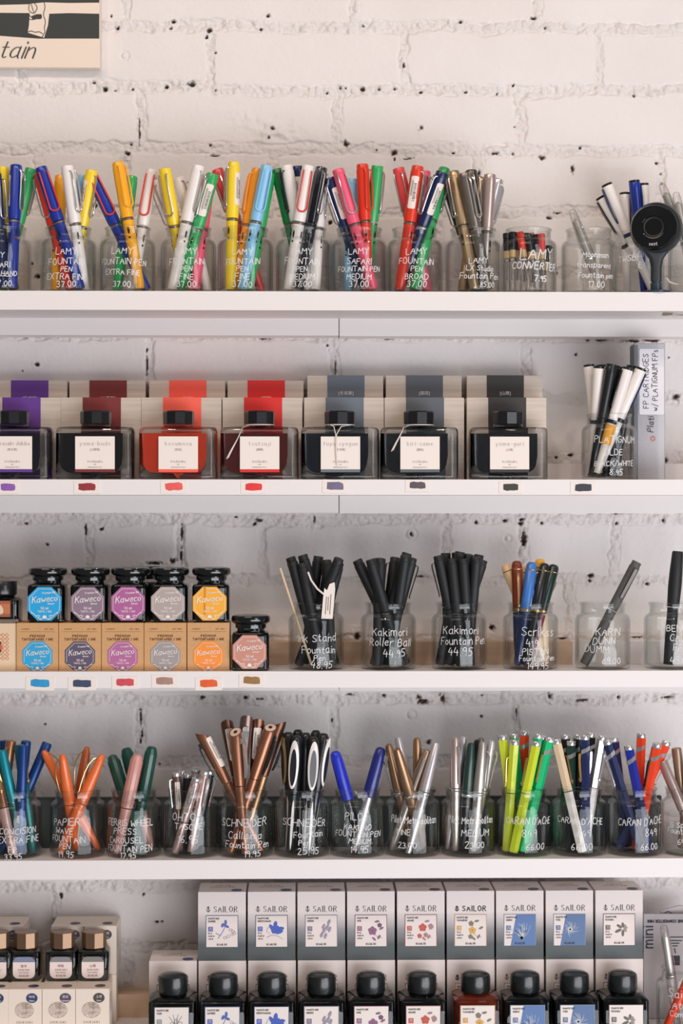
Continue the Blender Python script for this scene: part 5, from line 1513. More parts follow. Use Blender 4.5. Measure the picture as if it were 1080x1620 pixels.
KH = P(0, 985.5, .012).z - TOPS[2]
KX = [(26, 92.5), (93, 160), (160.5, 227.5), (228, 295), (296, 363)]
for i, (x0, x1) in enumerate(KX):
    a, b = P(x0, 1000, .012).x, P(x1, 1000, .012).x
    w = b - a - .0003
    t = thing('ink_carton', 'brown kraft ink carton with %s octagon, third shelf' % ['sky blue', 'dark slate', 'magenta purple', 'silver grey', 'orange'][i], 'box', ((a + b) / 2, .012, TOPS[2]), 'kraft ink cartons on the third shelf')
    mb = MB(); carton(mb, w, .047, KH); mb.build('carton_body', KRAFT, t)
    mb = MB()
    fn = flat(-.0003)
    text_on(mb, 'KAWECO', .0014, fn, -w * .28, KH - .0075, .0002, 2, track=2)
    text_on(mb, 'EST. 1883', .0014, fn, w * .28, KH - .0075, .0002, 2, track=2)
    quad(mb, -w * .42, w * .42, KH - .0098, KH - .0096, -.0003, 2)
    text_on(mb, 'PREMIUM', .0024, fn, 0, KH - .0155, .00055, 2, track=2.6)
    text_on(mb, 'TINTENFARBE / INK', .0024, fn, 0, KH - .0192, .00055, 2, w * .74, track=2.4)
    octagon(mb, lambda k: flat(-.0004 - .0003 * k), 0, .0158, .0178, 0, 1, cut=.0006)
    mb.build('printed_front', [mat(BOXOCT[i], .5), mat((238, 226, 222), .5), KPRINT], t, 0)
for i, (col, word, cpx) in enumerate(OCT):
    if i < 5:
        oct_bottle(cpx, TOPS[2] + KH, .0135, col, 'black-lidded ink jar with %s octagon label, standing on the kraft cartons' % word, i == 4)
    else:
        oct_bottle(cpx, TOPS[2], .006, col, 'black-lidded ink jar with %s octagon label, standing on the shelf itself' % word)
# one more behind, seen between the third and fourth, standing on a carton behind
for cpx, w2 in ((222, 'the magenta and grey'),):
    X = P(cpx, 900, .072).x
    t = thing('ink_carton', 'brown kraft carton hidden in the back row under a spare ink jar', 'box', (X, .0595, TOPS[2]), 'kraft ink cartons on the third shelf')
    mb = MB(); carton(mb, .046, .030, KH); mb.build('carton_body', KRAFT, t)
    t = thing('ink_jar', 'black-lidded ink jar in the back row, peeking between %s labelled jars' % w2, 'ink bottle', (X, .062, TOPS[2] + KH), 'black-lidded ink jars with octagon labels')
    mb = MB(); mb.prism(rrect(.0405, .028, .004, 4, 0, .0142), 0, .0425, 0, None, .001); mb.build('glass_body', DARKINK, t, 40)
    mb = MB(); mb.lathe([(.0168, .0), (.0172, .0045), (.0200, .0058), (.0214, .0078), (.0215, .0112), (.0206, .0142)], 32, 0, Matrix.Translation((0, .020, .0455)) @ Matrix.Diagonal((1, .75, 1, 1))); mb.build('lid', LIDM, t, 40)

# patterned carton and low bottle at the left edge of the third shelf
a, b = P(-42, 1000, .014).x, P(25.5, 1000, .014).x
w = b - a
t = thing('patterned_ink_carton', 'cream carton with orange folk pattern, cut by the left edge, third shelf', 'box', ((a + b) / 2, .014, TOPS[2]))
mb = MB(); carton(mb, w, .046, KH - .0006); mb.build('carton_body', mat((228, 200, 166), .65), t)
mb = MB()
PO, PB = mat((206, 106, 62), .6), mat((70, 46, 44), .6)
px1 = P(15, 1000, .014).x - (a + b) / 2
z0_, z1_ = P(0, 1045, .014).z - TOPS[2], P(0, 1002, .014).z - TOPS[2]
st = []
for i in range(9):
    for j in range(7):
        cx_ = px1 - .0025 - i * .0045; cz_ = z0_ + .0025 + j * (z1_ - z0_) / 7
        st.append([(cx_ - .0019, cz_), (cx_, cz_ + .0019), (cx_ + .0019, cz_), (cx_, cz_ - .0019), (cx_ - .0019, cz_)])
ribbon(mb, st, .0005, flat(-.0003), 0)
for i in range(8):
    a_ = i * math.pi / 4
    cx_, cz_ = px1 - .016 + .006 * math.cos(a_), (z0_ + z1_) / 2 + .006 * math.sin(a_)
    mb.add([(cx_ + .0028 * math.cos(q), -.0005, cz_ + .0028 * math.sin(q)) for q in [k * math.pi / 5 for k in range(10)]], [tuple(range(10))], i % 2)
mb.build('folk_print', [PO, PB], t, 0)
X = P(-2, 950, .016).x
t = thing('low_ink_bottle', 'low square ink bottle with black cap and patterned orange label, left edge', 'ink bottle', (X, .016, TOPS[2] + KH - .0006))
mb = MB(); mb.loft([[(x, y + .02, z) for x, y in rrect(.042 - i, .04 - i, .004, 4)] for i, z in ((.002, 0), (0, .0015), (0, .025), (.006, .0275), (.016, .029))]); mb.build('glass_body', THICK_GLASS, t, 40)
mb = MB(); mb.loft([[(x, y + .02, z) for x, y in rrect(.036 - i, .034 - i, .003, 4)] for i, z in ((0, .0045), (0, .0245), (.014, .0272))]); mb.build('ink', DARKINK, t, 40)
mb = MB(); mb.lathe([(.0125, .028), (.0165, .0305), (.0170, .032), (.0170, .0445), (.0160, .0458)], 32, 0, Matrix.Translation((0, .02, 0))); mb.build('cap', CAPM, t, 40)
mb = MB()
lx0, lx1 = -.0175, P(16.5, 950, .016).x - X
quad(mb, lx0, lx1, .007, .0245, -.0004, 0)
mb.add([((lx0 + lx1) / 2 + .0095 * math.cos(q) * .8, -.0006, .013 + (.0085 if math.sin(q) > 0 else .0045) * math.sin(q)) for q in [k * math.pi / 8 for k in range(16)]], [tuple(range(16))], 1)
ribbon(mb, [[(x_, .0075), (x_ + .0012, .0089), (x_, .0103), (x_ - .0012, .0089), (x_, .0075)] for x_ in [lx0 + .0018 + .003 * k for k in range(11)]] + [[(x_, .0215), (x_ + .0012, .0229), (x_, .0243), (x_ - .0012, .0229), (x_, .0215)] for x_ in [lx0 + .0018 + .003 * k for k in range(11)]], .0004, flat(-.0006), 2)
mb.build('patterned_label', [mat((196, 116, 76), .5), mat((226, 202, 176), .5), PB], t, 0)

# ---------------------------------------------------------------- bottom shelf: gradient cartons and square bottles
def gradient_paper():
    m = bpy.data.materials.new('gradient_print')
    m.use_nodes = True
    nt = m.node_tree
    b = nt.nodes['Principled BSDF']
    b.inputs['Roughness'].default_value = .5
    tc = nt.nodes.new('ShaderNodeTexCoord')
    sp = nt.nodes.new('ShaderNodeSeparateXYZ')
    nt.links.new(tc.outputs['Object'], sp.inputs[0])
    mr = nt.nodes.new('ShaderNodeMapRange')
    mr.inputs['From Min'].default_value = 0.012; mr.inputs['From Max'].default_value = .056
    nt.links.new(sp.outputs['Z'], mr.inputs['Value'])
    cr = nt.nodes.new('ShaderNodeValToRGB')
    cr.color_ramp.elements[0].position = .12; cr.color_ramp.elements[0].color = L((78, 84, 84))
    cr.color_ramp.elements[1].position = .95; cr.color_ramp.elements[1].color = L((236, 222, 216))
    e = cr.color_ramp.elements.new(.5); e.color = L((146, 142, 144))
    nt.links.new(mr.outputs[0], cr.inputs[0])
    nt.links.new(cr.outputs[0], b.inputs['Base Color'])
    return m


GRAD = gradient_paper()
SPRINT = mat((62, 54, 56), .6)
SPAPER = mat((232, 218, 212), .55)


_EL = [0]


def ell(mb, fn, cx, cz, rx, rz, a, mi, n=10):
    c, s = math.cos(a), math.sin(a)
    _EL[0] = (_EL[0] + 1) % 10
    lift = Vector((0, -_EL[0] * 9e-6, 0))
    mb.add([Vector(fn(cx + rx * math.cos(q) * c - rz * math.sin(q) * s, cz + rx * math.cos(q) * s + rz * math.sin(q) * c)) + lift for q in [2 * math.pi * i / n for i in range(n)]], [tuple(range(n))], mi)


def art(mb, fn, kind, S, mi_a, mi_b):
    """plain botanical drawing, centred a little right of the middle of a square of side S"""
    fa, fb = fn(2), fn(3)
    r = random.Random(kind)
    if kind == 'sprig':
        ribbon(mb, [[(-S * .12, -S * .22), (S * .0, -S * .05), (S * .08, S * .1), (S * .1, S * .24)], [(-S * .2, -S * .05), (-S * .12, -S * .1), (-S * .05, -S * .12)]], S * .018, fa, mi_a)
        for x, z, q in ((.08, .22, .5), (.16, .16, -.4), (.02, .2, 1.2), (.12, .3, 1.6)):
            ell(mb, fa, S * x, S * z, S * .075, S * .042, q, mi_a)
        for x, z in ((.28, .05), (.36, 0), (.32, -.1), (.2, -.16), (.1, -.2), (.4, -.06)):
            ribbon(mb, [[(S * x + S * .05 * math.cos(q), S * z + S * .04 * math.sin(q)) for q in [k * math.pi / 4 for k in range(9)]]], S * .009, fb, mi_b)
    elif kind == 'leaf flower':
        for x, z, q, l in ((.02, .1, 2.2, .15), (.12, .2, 1.4, .13), (.26, .08, .15, .15), (.13, .05, .9, .16), (.24, -.02, .3, .14), (.08, .0, 2.9, .1)):
            ell(mb, fa, S * x, S * z, S * l, S * .062, q, mi_a)
            ribbon(mb, [[(S * (x - l * .9 * math.cos(q)), S * (z - l * .9 * math.sin(q))), (S * (x + l * .9 * math.cos(q)), S * (z + l * .9 * math.sin(q)))]], S * .008, fb, mi_b)
        ribbon(mb, [[(-S * .15, -S * .2), (0, -S * .12), (S * .2, -S * .15), (S * .36, -S * .25)], [(-S * .1, S * .15), (-S * .16, S * .0), (-S * .05, -S * .08)]], S * .01, fb, mi_b)
    elif kind == 'seeds':
        for x, z in ((.25, .28), (.27, .05), (.1, .02), (.02, -.12), (.14, -.16), (.08, .14), (.2, .12)):
            ell(mb, fa, S * x, S * z, S * .10, S * .05, 1.2, mi_b)
            ribbon(mb, [[(S * (x - .03), S * (z - .08)), (S * (x + .03), S * (z + .09))], [(S * (x - .06), S * (z - .03)), (S * (x), S * (z + .06))]], S * .012, fb, mi_a)
    elif kind in ('plum', 'red flower', 'gold flower'):
        for cx_, cz_, R, m_ in (((.05, .0, .13, mi_a), (.28, .18, .07, mi_b)) if kind == 'plum' else (((.06, .1, .12, mi_a), (.32, .14, .08, mi_b), (-.04, -.17, .07, mi_a), (.16, -.14, .07, mi_b)) if kind == 'red flower' else ((.06, .0, .11, mi_a), (.02, .22, .08, mi_b), (.0, -.2, .07, mi_b)))):
            for k in range(5):
                q = k * 2 * math.pi / 5 + .3
                ell(mb, fa, S * (cx_ + R * .62 * math.cos(q)), S * (cz_ + R * .62 * math.sin(q)), S * R * .5, S * R * .5, 0, m_)
            ell(mb, fb, S * cx_, S * cz_, S * .02, S * .02, 0, mi_b)
        for x, z, q in ((.2, .3, .2), (.34, .08, .5), (.26, -.2, 1.0), (.1, -.26, 2.4)):
            ell(mb, fa, S * x, S * z, S * .08, S * .035, q, mi_a if kind == 'plum' else mi_b)
        ribbon(mb, [[(S * .1, -S * .1), (S * .22, -S * .2), (S * .36, -S * .22)]], S * .01, fb, mi_b)
    elif kind == 'lily':
        pet = []
        for q, l in ((1.5, .24), (2.5, .2), (.6, .24), (3.4, .22), (-.3, .22), (4.6, .2)):
            c_, s_ = math.cos(q), math.sin(q)
            pet.append([(S * (.12 + l * t * c_ - w_ * s_), S * (-.06 + l * t * s_ + w_ * c_)) for t, w_ in ((0, 0), (.35, .055), (.7, .05), (1, 0), (.7, -.05), (.35, -.055), (0, 0))])
        for q in (1.0, 1.35, 1.8, 2.2):
            pet.append([(S * .12, -S * .06), (S * (.12 + .22 * math.cos(q)), S * (-.06 + .26 * math.sin(q))), (S * (.12 + .34 * math.cos(q)), S * (-.06 + .36 * math.sin(q)))])
        ribbon(mb, [_chaikin(q, 1) for q in pet], S * .010, fb, mi_b)
    elif kind == 'leaves':
        for q, l in ((1.6, .15), (2.6, .18), (3.6, .22), (4.7, .2), (.9, .12), (.2, .12), (5.6, .12)):
            ell(mb, fa, S * (.12 + l * .75 * math.cos(q)), S * (.04 + l * .75 * math.sin(q)), S * l * .55, S * .045, q, mi_a if l > .13 else mi_b)
    else:                                               # frost feathers on blue
        for k in range(26 if kind == 'frost feather' else 30):
            x0, z0 = (.05, -.3) if kind == 'frost feather' else (.02, .02)
            q = (.7 + k * .06 if kind == 'frost feather' else k * 2 * math.pi / 30)
            l = r.uniform(.25, .55) if kind == 'frost feather' else r.uniform(.12, .3)
            p = [(S * x0, S * z0), (S * (x0 + l * .5 * math.cos(q)), S * (z0 + l * .5 * math.sin(q))), (S * (x0 + l * math.cos(q + .25)), S * (z0 + l * math.sin(q + .25)))]
            p = [(max(-S * .45, min(S * .45, x)), max(-S * .45, min(S * .45, z))) for x, z in p]
            ribbon(mb, [p], S * .010, fb, mi_b)


SAIL = [  # box px, art kind, main colour, second colour, border colour, word, serif brand
 ('sprig', (84, 104, 176), (120, 120, 136), (84, 96, 140), 'blue sprig'),
 ('leaf flower', (62, 92, 190), (110, 120, 160), (52, 64, 110), 'blue petalled flower'),
 ('seeds', (120, 112, 140), (180, 168, 180), (130, 120, 140), 'grey-violet seed'),
 ('plum', (142, 96, 124), (110, 84, 108), (120, 70, 90), 'plum blossom'),
 ('red flower', (196, 84, 66), (170, 130, 128), (130, 62, 60), 'red flower'),
 ('gold flower', (216, 166, 84), (128, 120, 92), (190, 150, 110), 'golden flower'),
 ('frost feather', (92, 122, 172), (206, 210, 218), (130, 140, 160), 'blue frost feather'),
 ('frost star', (92, 118, 160), (206, 210, 218), (130, 140, 160), 'blue frost star'),
 ('leaves', (104, 96, 84), (150, 140, 128), (90, 70, 66), 'brown leaf'),
 ('lily', (150, 152, 156), (92, 90, 94), (60, 62, 64), 'grey lily outline')]


def label_square(mb, base, S, cx, cz, k, border=True):
    """slots: 0 paper 1 print 2 main 3 second 4 border"""
    kind = SAIL[k][0]
    fn = lambda lvl: (lambda x, z: (cx + x, base - .00020 * lvl, cz + z))
    if border:
        quad(mb, cx - S / 2 - S * .02, cx + S / 2 + S * .02, cz - S / 2, cz + S / 2 + S * .02, base, 4)
    quad(mb, cx - S / 2, cx + S / 2, cz - S / 2, cz + S / 2, base - .0001, 0)
    if kind.startswith('frost'):
        mb.add([(cx - S * .12, base - .0002, cz + S * .5), (cx - S * .3, base - .0002, cz - S * .5), (cx + S * .5, base - .0002, cz - S * .5), (cx + S * .5, base - .0002, cz + S * .5)], [(0, 1, 2, 3)], 2)
    art(mb, fn, kind, S, 2, 3)
    f = fn(3)
    text_on(mb, 'MANYO INK', S * .05, f, -S * .44, S * .39, S * .010, 1, S * .42, 0, 0, 1.6, None, 1, 'l')
    text_on(mb, ['SUMIRE', 'NEKOYANAGI', 'HINOKI', 'UME', 'AKANE', 'YAMABUKI', 'SHIMO', 'YUKI', 'KUSABA', 'YURI'][k], S * .05, f, -S * .44, S * .30, S * .010, 1, S * .42, 0, 0, 1.6, None, 1, 'l')
    quad(mb, cx - S * .44, cx - S * .29, cz + S * .0, cz + S * .15, base - .0004, 2)
    kanji_on(mb, '万', S * .11, fn(5), -S * .365, S * .075, 0)
    for j, s_ in enumerate(('50 ml', 'MADE IN', 'JAPAN')):
        text_on(mb, s_, S * .04, f, -S * .44, -S * (.08 + .09 * j), S * .008, 1, S * .2, 0, 0, 1.4, None, 1, 'l')
    text_on(mb, '^SAILOR', S * .06, f, 0, -S * .45, S * .012, 1, S * .44, .4)


BH = .0765
BX = [(313, 389), (391, 468), (470, 546), (549, 624), (627, 704), (706, 782), (784, 860), (862, 939), (941, 1017)]
OLIVE = [mat(c, .5) for c in ((70, 90, 130), (66, 80, 112), (110, 104, 116), (110, 76, 72), (104, 72, 68), (120, 112, 84), (80, 92, 92), (80, 92, 92), (76, 84, 72))]
SY = .0365


def sail_carton(cxw, z0, k, label, full=True, w=.0528):
    t = thing('gradient_ink_carton', label, 'box', (cxw, SY, z0), 'white-to-grey ink cartons on the bottom shelf')
    mb = MB(); carton(mb, w, .0535, BH - .0002, 0, .0004); mb.build('carton_body', GRAD, t)
    mb = MB()
    fn = flat(-.0003)
    bold = k == 5
    text_on(mb, '^ SAILOR', .0062 if not bold else .0056, fn, 0, BH - .0225, .00085 if not bold else .0011, 1, .034, .6 if not bold else .2, 0, 2.3)
    label_square(mb, -.0003, .0345, .0, .0325, k)
    tp = lambda x, y: (x, .045 - y if False else .012 + y, BH + .0002)
    text_on(mb, 'SAILOR', .004, tp, 0, .020, .0005, 1, .03, .4)
    text_on(mb, 'MANYO INK', .004, tp, 0, .012, .0005, 1, .036, .4)
    mb.add([(.016 + .0062 * math.cos(q), .0085 + .0062 * math.sin(q), BH + .0003) for q in [i * math.pi / 10 for i in range(20)]], [tuple(range(20))], 5)
    S_ = SAIL[k]
    mb.build('printed_front', [SPAPER, SPRINT, mat(S_[1], .55), mat(S_[2], .55), mat(S_[3], .55), OLIVE[k % 9]], t, 0)


for i, (x0, x1) in enumerate(BX):
    X = (P(x0, 1450, SY).x + P(x1, 1450, SY).x) / 2
    sail_carton(X, TOPS[4] + BH, i, 'white-to-grey ink carton with %s picture, upper stacked row' % SAIL[i][4])
    sail_carton(X + .0004, TOPS[4], i, 'white-to-grey ink carton below the one with %s picture' % SAIL[i][4])
X = (P(236, 1450, SY).x + P(311, 1450, SY).x) / 2
sail_carton(X, TOPS[4], 9, 'lone white-to-grey ink carton at the left end, nothing stacked on it')

CAPG = mat((26, 30, 30), .3, 0, .3)
BC = [274, 353, 430, 508, 586, 667, 752, 830, 908, 984]
BA = [(9, (40, 44, 44), 'grey lily outline')] + [(k, None, SAIL[k][4]) for k in range(9)]
for i, cpx in enumerate(BC):
    k = BA[i][0]
    Y0 = -.0165
    X = P(cpx, 1580, Y0 + .025).x
    t = thing('ink_bottle', 'square-shouldered ink bottle with %s label and black cap, bottom shelf' % BA[i][2], 'ink bottle', (X, Y0, TOPS[4]), 'square-shouldered ink bottles on the bottom shelf')
    w, h = .0505, .0435
    mb = MB()
    mb.loft([[(x, y + w / 2, z) for x, y in rrect(w - q, w - q, .0035, 5)] for q, z in ((.002, 0), (0, .0015), (0, h - .0015), (.0015, h), (.012, h + .0032))] +
            [[(.0142 * q * math.cos(a), w / 2 + .0142 * q * math.sin(a), z) for a in [math.radians(-90 + 360 * (j + .5) / 24) for j in range(24)]] for q, z in ((1.02, h + .0052), (1.0, h + .009))], 0)
    mb.build('glass_body', GREEN_GLASS if i != 6 else solid_glass('amber_glass', (.9, .62, .42, 1)), t, 40)
    mb = MB()
    ic = (12, 16, 18) if i != 6 else (150, 58, 18)
    mb.loft([[(x, y + w / 2, z) for x, y in rrect(q, q, .003, 4)] for q, z in ((.036, .006), (.0405, .012), (.0415, h - .004), (.030, h - .001))], 0)
    mb.build('ink', mat(ic, .2, 0, .5), t, 40)
    mb = MB()
    mb.lathe([(.0152, h + .0045), (.0162, h + .0065), (.0164, h + .019), (.0158, h + .0235), (.0120, h + .0258), (.0050, h + .0266)], 12, 0, Matrix.Translation((0, w / 2, 0)) @ Matrix.Rotation(math.radians(15), 4, 'Z'))
    mb.build('cap', CAPG, t, 30)
    mb = MB()
    S = .0365
    label_square(mb, -.0006, S, 0, .0203, k)
    S_ = SAIL[k]
    mc, m2, m3 = mat(S_[1], .55), mat(S_[2], .55), mat(S_[3], .55)
    mb.build('picture_label', [mat((236, 224, 216), .5), SPRINT, mc, m2, m3], t, 0)

# woven-ball cartons and bronze-capped bottles, bottom shelf left
WB = mat((236, 220, 204), .6)
WP = mat((128, 96, 84), .6)
DOTC = [((44, 58, 96), 'navy'), ((46, 60, 104), 'deep blue'), ((92, 70, 96), 'purple'), ((74, 68, 64), 'dark brown')]
SHH = .0548


def woven_carton(cxw, Y, z0, dot, word, label, d=.031, w=.0368):
    t = thing('woven_ball_carton', label, 'box', (cxw, Y, z0), 'cream cartons with a woven ball drawing')
    mb = MB(); carton(mb, w, d, SHH - .0002, 0, .0005); mb.build('carton_body', WB, t)
    mb = MB()
    fn = flat(-.0003)
    R = .0092
    cx_, cz_ = -.001, SHH - .0195 - .0035
    circ = [(cx_ + R * 1.08 * math.cos(q), cz_ + R * .92 * math.sin(q)) for q in [i * math.pi / 16 for i in range(33)]]
    st = [circ]

    def clip(p):
        return [q for q in p if ((q[0] - cx_) / (R * 1.08)) ** 2 + ((q[1] - cz_) / (R * .92)) ** 2 < 1]
    for j in range(9):
        c0 = -.9 + j * .17
        s1 = clip([(cx_ + R * (-1.1 + .12 * i), cz_ + R * (c0 + .55 * math.sin((-1.1 + .12 * i) * .9 + 1.2))) for i in range(13)])
        if len(s1) > 2:
            st.append(s1)
        s2 = clip([(cx_ + R * (.1 + .11 * i), cz_ + R * (1.2 - .16 * j * 1.3 + .1 * i * (1 if j < 5 else .6))) for i in range(10)])
        if len(s2) > 2:
            st.append(s2)
        s3 = clip([(cx_ + R * (-.4 + .13 * j + .05 * i), cz_ + R * (1.0 - .17 * i)) for i in range(6)])
        if len(s3) > 2:
            st.append(s3)
        s4 = clip([(cx_ + R * (-.2 + .16 * j - .04 * i), cz_ + R * (-.2 - .14 * i)) for i in range(6)])
        if len(s4) > 2:
            st.append(s4)
    ribbon(mb, st, .00028, fn, 1)
    text_on(mb, 'SHIKIORI', .0022, fn, cx_, cz_ - .0145, .00032, 1, .028, .3, 0, 4)
    dx, dz = .0072, SHH - .0100
    mb.add([(dx + .0062 * math.cos(q), -.0004, dz + .0062 * math.sin(q) * .85) for q in [i * math.pi / 12 for i in range(24)]], [tuple(range(24))], 0)
    f5 = flat(-.0006)
    kanji_on(mb, {'navy': '夜長', 'deep blue': '時雨', 'purple': '藤姿', 'dark brown': '土用'}[word], .0034, f5, dx, dz + .0013, 2)
    text_on(mb, {'navy': 'Yonaga', 'deep blue': 'Shigure', 'purple': 'Fujisugata', 'dark brown': 'Doyou'}[word], .0013, f5, dx, dz - .0034, .0003, 2, .009)
    mb.add([(dx + .0058 * math.cos(q), .013 + .0062 * math.sin(q), SHH + .0002) for q in [i * math.pi / 12 for i in range(24)]], [tuple(range(24))], 0)
    # small print on the right side
    for j in range(7):
        mb.add([(w / 2 + .0003, .004, SHH - .008 - j * .003), (w / 2 + .0003, .024, SHH - .008 - j * .003), (w / 2 + .0003, .024, SHH - .0085 - j * .003), (w / 2 + .0003, .004, SHH - .0085 - j * .003)], [(0, 1, 2, 3)], 1)
    mb.build('printed_front', [mat(dot, .5), WP, mat((226, 220, 214), .5)], t, 0)


for i, (x0, x1) in enumerate(((-40, 13), (14, 66), (67, 119), (120, 172))):
    X = (P(x0, 1600, .002).x + P(x1, 1600, .002).x) / 2
    woven_carton(X, .002, TOPS[4], *DOTC[i], 'cream woven-ball carton with %s dot, front row' % DOTC[i][1])
for x0, x1, k in ((-14, 36, 0), (82, 132, 2), (133, 183, 3)):
    X = (P(x0, 1500, .0665).x + P(x1, 1500, .0665).x) / 2
    woven_carton(X, .0665, TOPS[4], *DOTC[k], 'cream woven-ball carton with %s dot, back row bottom' % DOTC[k][1], .023)
    woven_carton(X, .0665, TOPS[4] + SHH, *DOTC[k], 'cream woven-ball carton with %s dot, stacked on the back row' % DOTC[k][1], .052)
BRONZE = mat((138, 110, 86), .3, .6)
for i, (cpx, lc, word) in enumerate(((-4, (60, 66, 84), 'dark slate'), (41, (112, 122, 158), 'blue-violet'), (99, (122, 118, 124), 'grey'), (149, (116, 114, 104), 'olive grey'))):
    Y0 = .0345
    X = P(cpx, 1520, Y0 + .015).x
    woven_carton(X, .0338, TOPS[4], *DOTC[i], 'cream woven-ball carton under the bottle with %s label top' % word, .0315)
    t = thing('bronze_capped_ink_bottle', 'small ink bottle with faceted bronze cap and %s scalloped label top' % word, 'ink bottle', (X, Y0, TOPS[4] + SHH), 'bronze-capped ink bottles on the woven-ball cartons')
    w, h = .0345, .0335
    mb = MB()
    mb.loft([[(x, y + .015, z) for x, y in rrect(w - q, .030 - q * .8, .004, 5)] for q, z in ((.003, 0), (.0012, .0015), (0, h * .6), (0, h - .0035), (.002, h - .001), (.008, h))] +
            [[(.0095 * math.cos(a), .015 + .0095 * math.sin(a), h + .002) for a in [math.radians(-90 + 360 * (j + .5) / 24) for j in range(24)]]], 0)
    mb.build('glass_body', GREEN_GLASS, t, 40)
    mb = MB(); mb.loft([[(x, y + .015, z) for x, y in rrect(q, q * .86, .003, 4)] for q, z in ((.020, .0055), (.0255, .012), (.0285, h - .004), (.024, h - .0015))]); mb.build('ink', DARKINK, t, 40)
    mb = MB()
    mb.lathe([(.0128, h + .0012), (.0136, h + .0022), (.0136, h + .0185), (.0130, h + .0192)], 8, 0, Matrix.Translation((0, .015, 0)) @ Matrix.Rotation(math.radians(8), 4, 'Z'))
    mb.build('cap', BRONZE, t, 15)
    mb = MB()
    o_ = [(x * 1.0, z + .0155) for x, z in rrect(.0245, .0240, .0062, 5)]
    mb.add([(x, -.0005, z) for x, z in o_], [tuple(range(len(o_)))], 0)
    tp_ = [(x, z) for x, z in o_ if z > .0215]
    tp_ = sorted(tp_, key=lambda p: p[0])
    band = [(-.0121, .0217)] + tp_ + [(.0121, .0217)]
    mb.add([(x, -.0007, z) for x, z in band], [tuple(range(len(band)))[::-1]], 1)
    fn = flat(-.0009)
    for r_ in range(3):
        for c_ in range(6):
            x_, z_ = -.0100 + c_ * .004 + (r_ % 2) * .002, .0220 + r_ * .0017
            if z_ < .0262 and abs(x_) < .0105:
                ribbon(mb, [[(x_ + .0017 * math.cos(q), z_ + .0017 * math.sin(q)) for q in [j * math.pi / 6 for j in range(7)]]], .0002, fn, 3)
    kanji_on(mb, ['夜長', '金木', '仲秋', '山鳥'][i], .0036, fn, 0, .0172, 2)
    text_on(mb, 'SHIKIORI', .0018, fn, 0, .0122, .0003, 2, .018, .2, 0, 3.4)
    text_on(mb, 'Four Seasons', .0013, fn, 0, .0096, .0002, 2, .012)
    text_on(mb, '^SAILOR', .0020, fn, 0, .0058, .0003, 2, .014, .3)
    mb.build('rounded_label', [mat((236, 218, 210), .5), mat(lc, .55), WP, mat((200, 198, 204), .5)], t, 0)

# ---------------------------------------------------------------- bottom right: hanging packs, jar, clear tube
p0 = P(1018, 1450, .072)
Mx = Matrix.Translation(p0) @ Matrix.Rotation(math.radians(-2), 4, 'Y')
a, b = P(1018, 1517, .072), P(1078, 1446, .072)
w, h = b.x - a.x + .012, b.z - a.z + .075
t = thing('converter_pack', 'white retail pack with upside-down black lettering, behind the corner jar', 'packaging', Matrix.Translation((a.x, .072, TOPS[4] + .0005)))
hh = b.z - TOPS[4] - .0005
mb = MB(); mb.box(0, w, 0, .004, 0, hh); mb.build('backing_card', mat((182, 174, 174), .5), t)
mb = MB()
f_up = lambda x, y: (w * .44 - x, -.0004, hh - .0065 - y)
text_on(mb, 'INK CONVERTER MINI', .0030, f_up, 0, 0, .0009, 0, w * .72, .2)
f_r = lambda x, y: (.0102 - y, -.0004, hh - .026 + x)
text_on(mb, 'mini', .0120, f_r, 0, 0, .0016, 0, .032, .2)
tri = [(.030, hh - .045), (.048, hh - .045), (.040, hh - .058)]
ribbon(mb, [[(.026, hh - .026), (.045, hh - .026)], [(.028, hh - .030), (.043, hh - .030)], [(.031, hh - .033), (.040, hh - .033)], [(.033, hh - .036), (.038, hh - .036)], [(.035, hh - .039), (.036, hh - .044)]], .0011, flat(-.0004), 0)
quad(mb, .031, .041, hh - .058, hh - .047, -.0004, 0)
mb.build('printed_text', [mat((44, 46, 56), .6)], t, 0)
t = thing('blister_pack', 'second pale pack leaning behind the converter pack, slanted top corner', 'packaging', Matrix.Translation((P(1045, 1440, .080).x, .080, TOPS[4] + .0005)))
hh2 = P(0, 1438, .08).z - TOPS[4]
mb = MB(); mb.loft([[(0, y, 0), (.045, y, 0), (.045, y, hh2 - .004), (.022, y, hh2), (0, y, hh2 - .006)] for y in (.004, 0)]); mb.build('card', mat((196, 186, 186), .5), t)
mb = MB(); ribbon(mb, [[(.004, hh2 - .009), (.008, hh2 - .006), (.013, hh2 - .009)]], .0008, flat(-.0004), 0); mb.build('printed_mark', mat((60, 56, 60), .6), t)
make_jar(1082, 4, 'glass jar of orange pens at the bottom right corner', [('Sailor', 1068, 1573, 13), ('Atoya', 1073, 1592, 11), ('Compass', 1073, 1606, 9)], Y=.012)
fill_jar(1082, 4, 'bottom corner jar', [
   ('R', 'clear', 'clear', 1049, 1462, 1046, .2, None, 0, 'upright clear tube-like'),
   ('W', 'worange', 'cred', 1128, 1464, 1042, -.5, None, 0, 'orange red| slanting across the jar'),
   ('W', 'cred', 'cred', 1092, 1474, 1100, .4, None, 0, 'red')], Y=.012)

# dark board standing behind the fourth-shelf jars
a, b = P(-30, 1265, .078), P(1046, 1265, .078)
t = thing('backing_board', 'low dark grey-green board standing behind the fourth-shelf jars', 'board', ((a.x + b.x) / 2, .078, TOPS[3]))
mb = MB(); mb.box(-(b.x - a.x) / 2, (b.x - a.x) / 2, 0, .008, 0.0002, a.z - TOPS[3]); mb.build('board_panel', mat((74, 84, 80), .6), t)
mb = MB(); mb.box(-(b.x - a.x) / 2, (b.x - a.x) / 2, -.0006, .0086, a.z - TOPS[3], a.z - TOPS[3] + .0016); mb.build('top_edging', mat((52, 58, 56), .6), t)

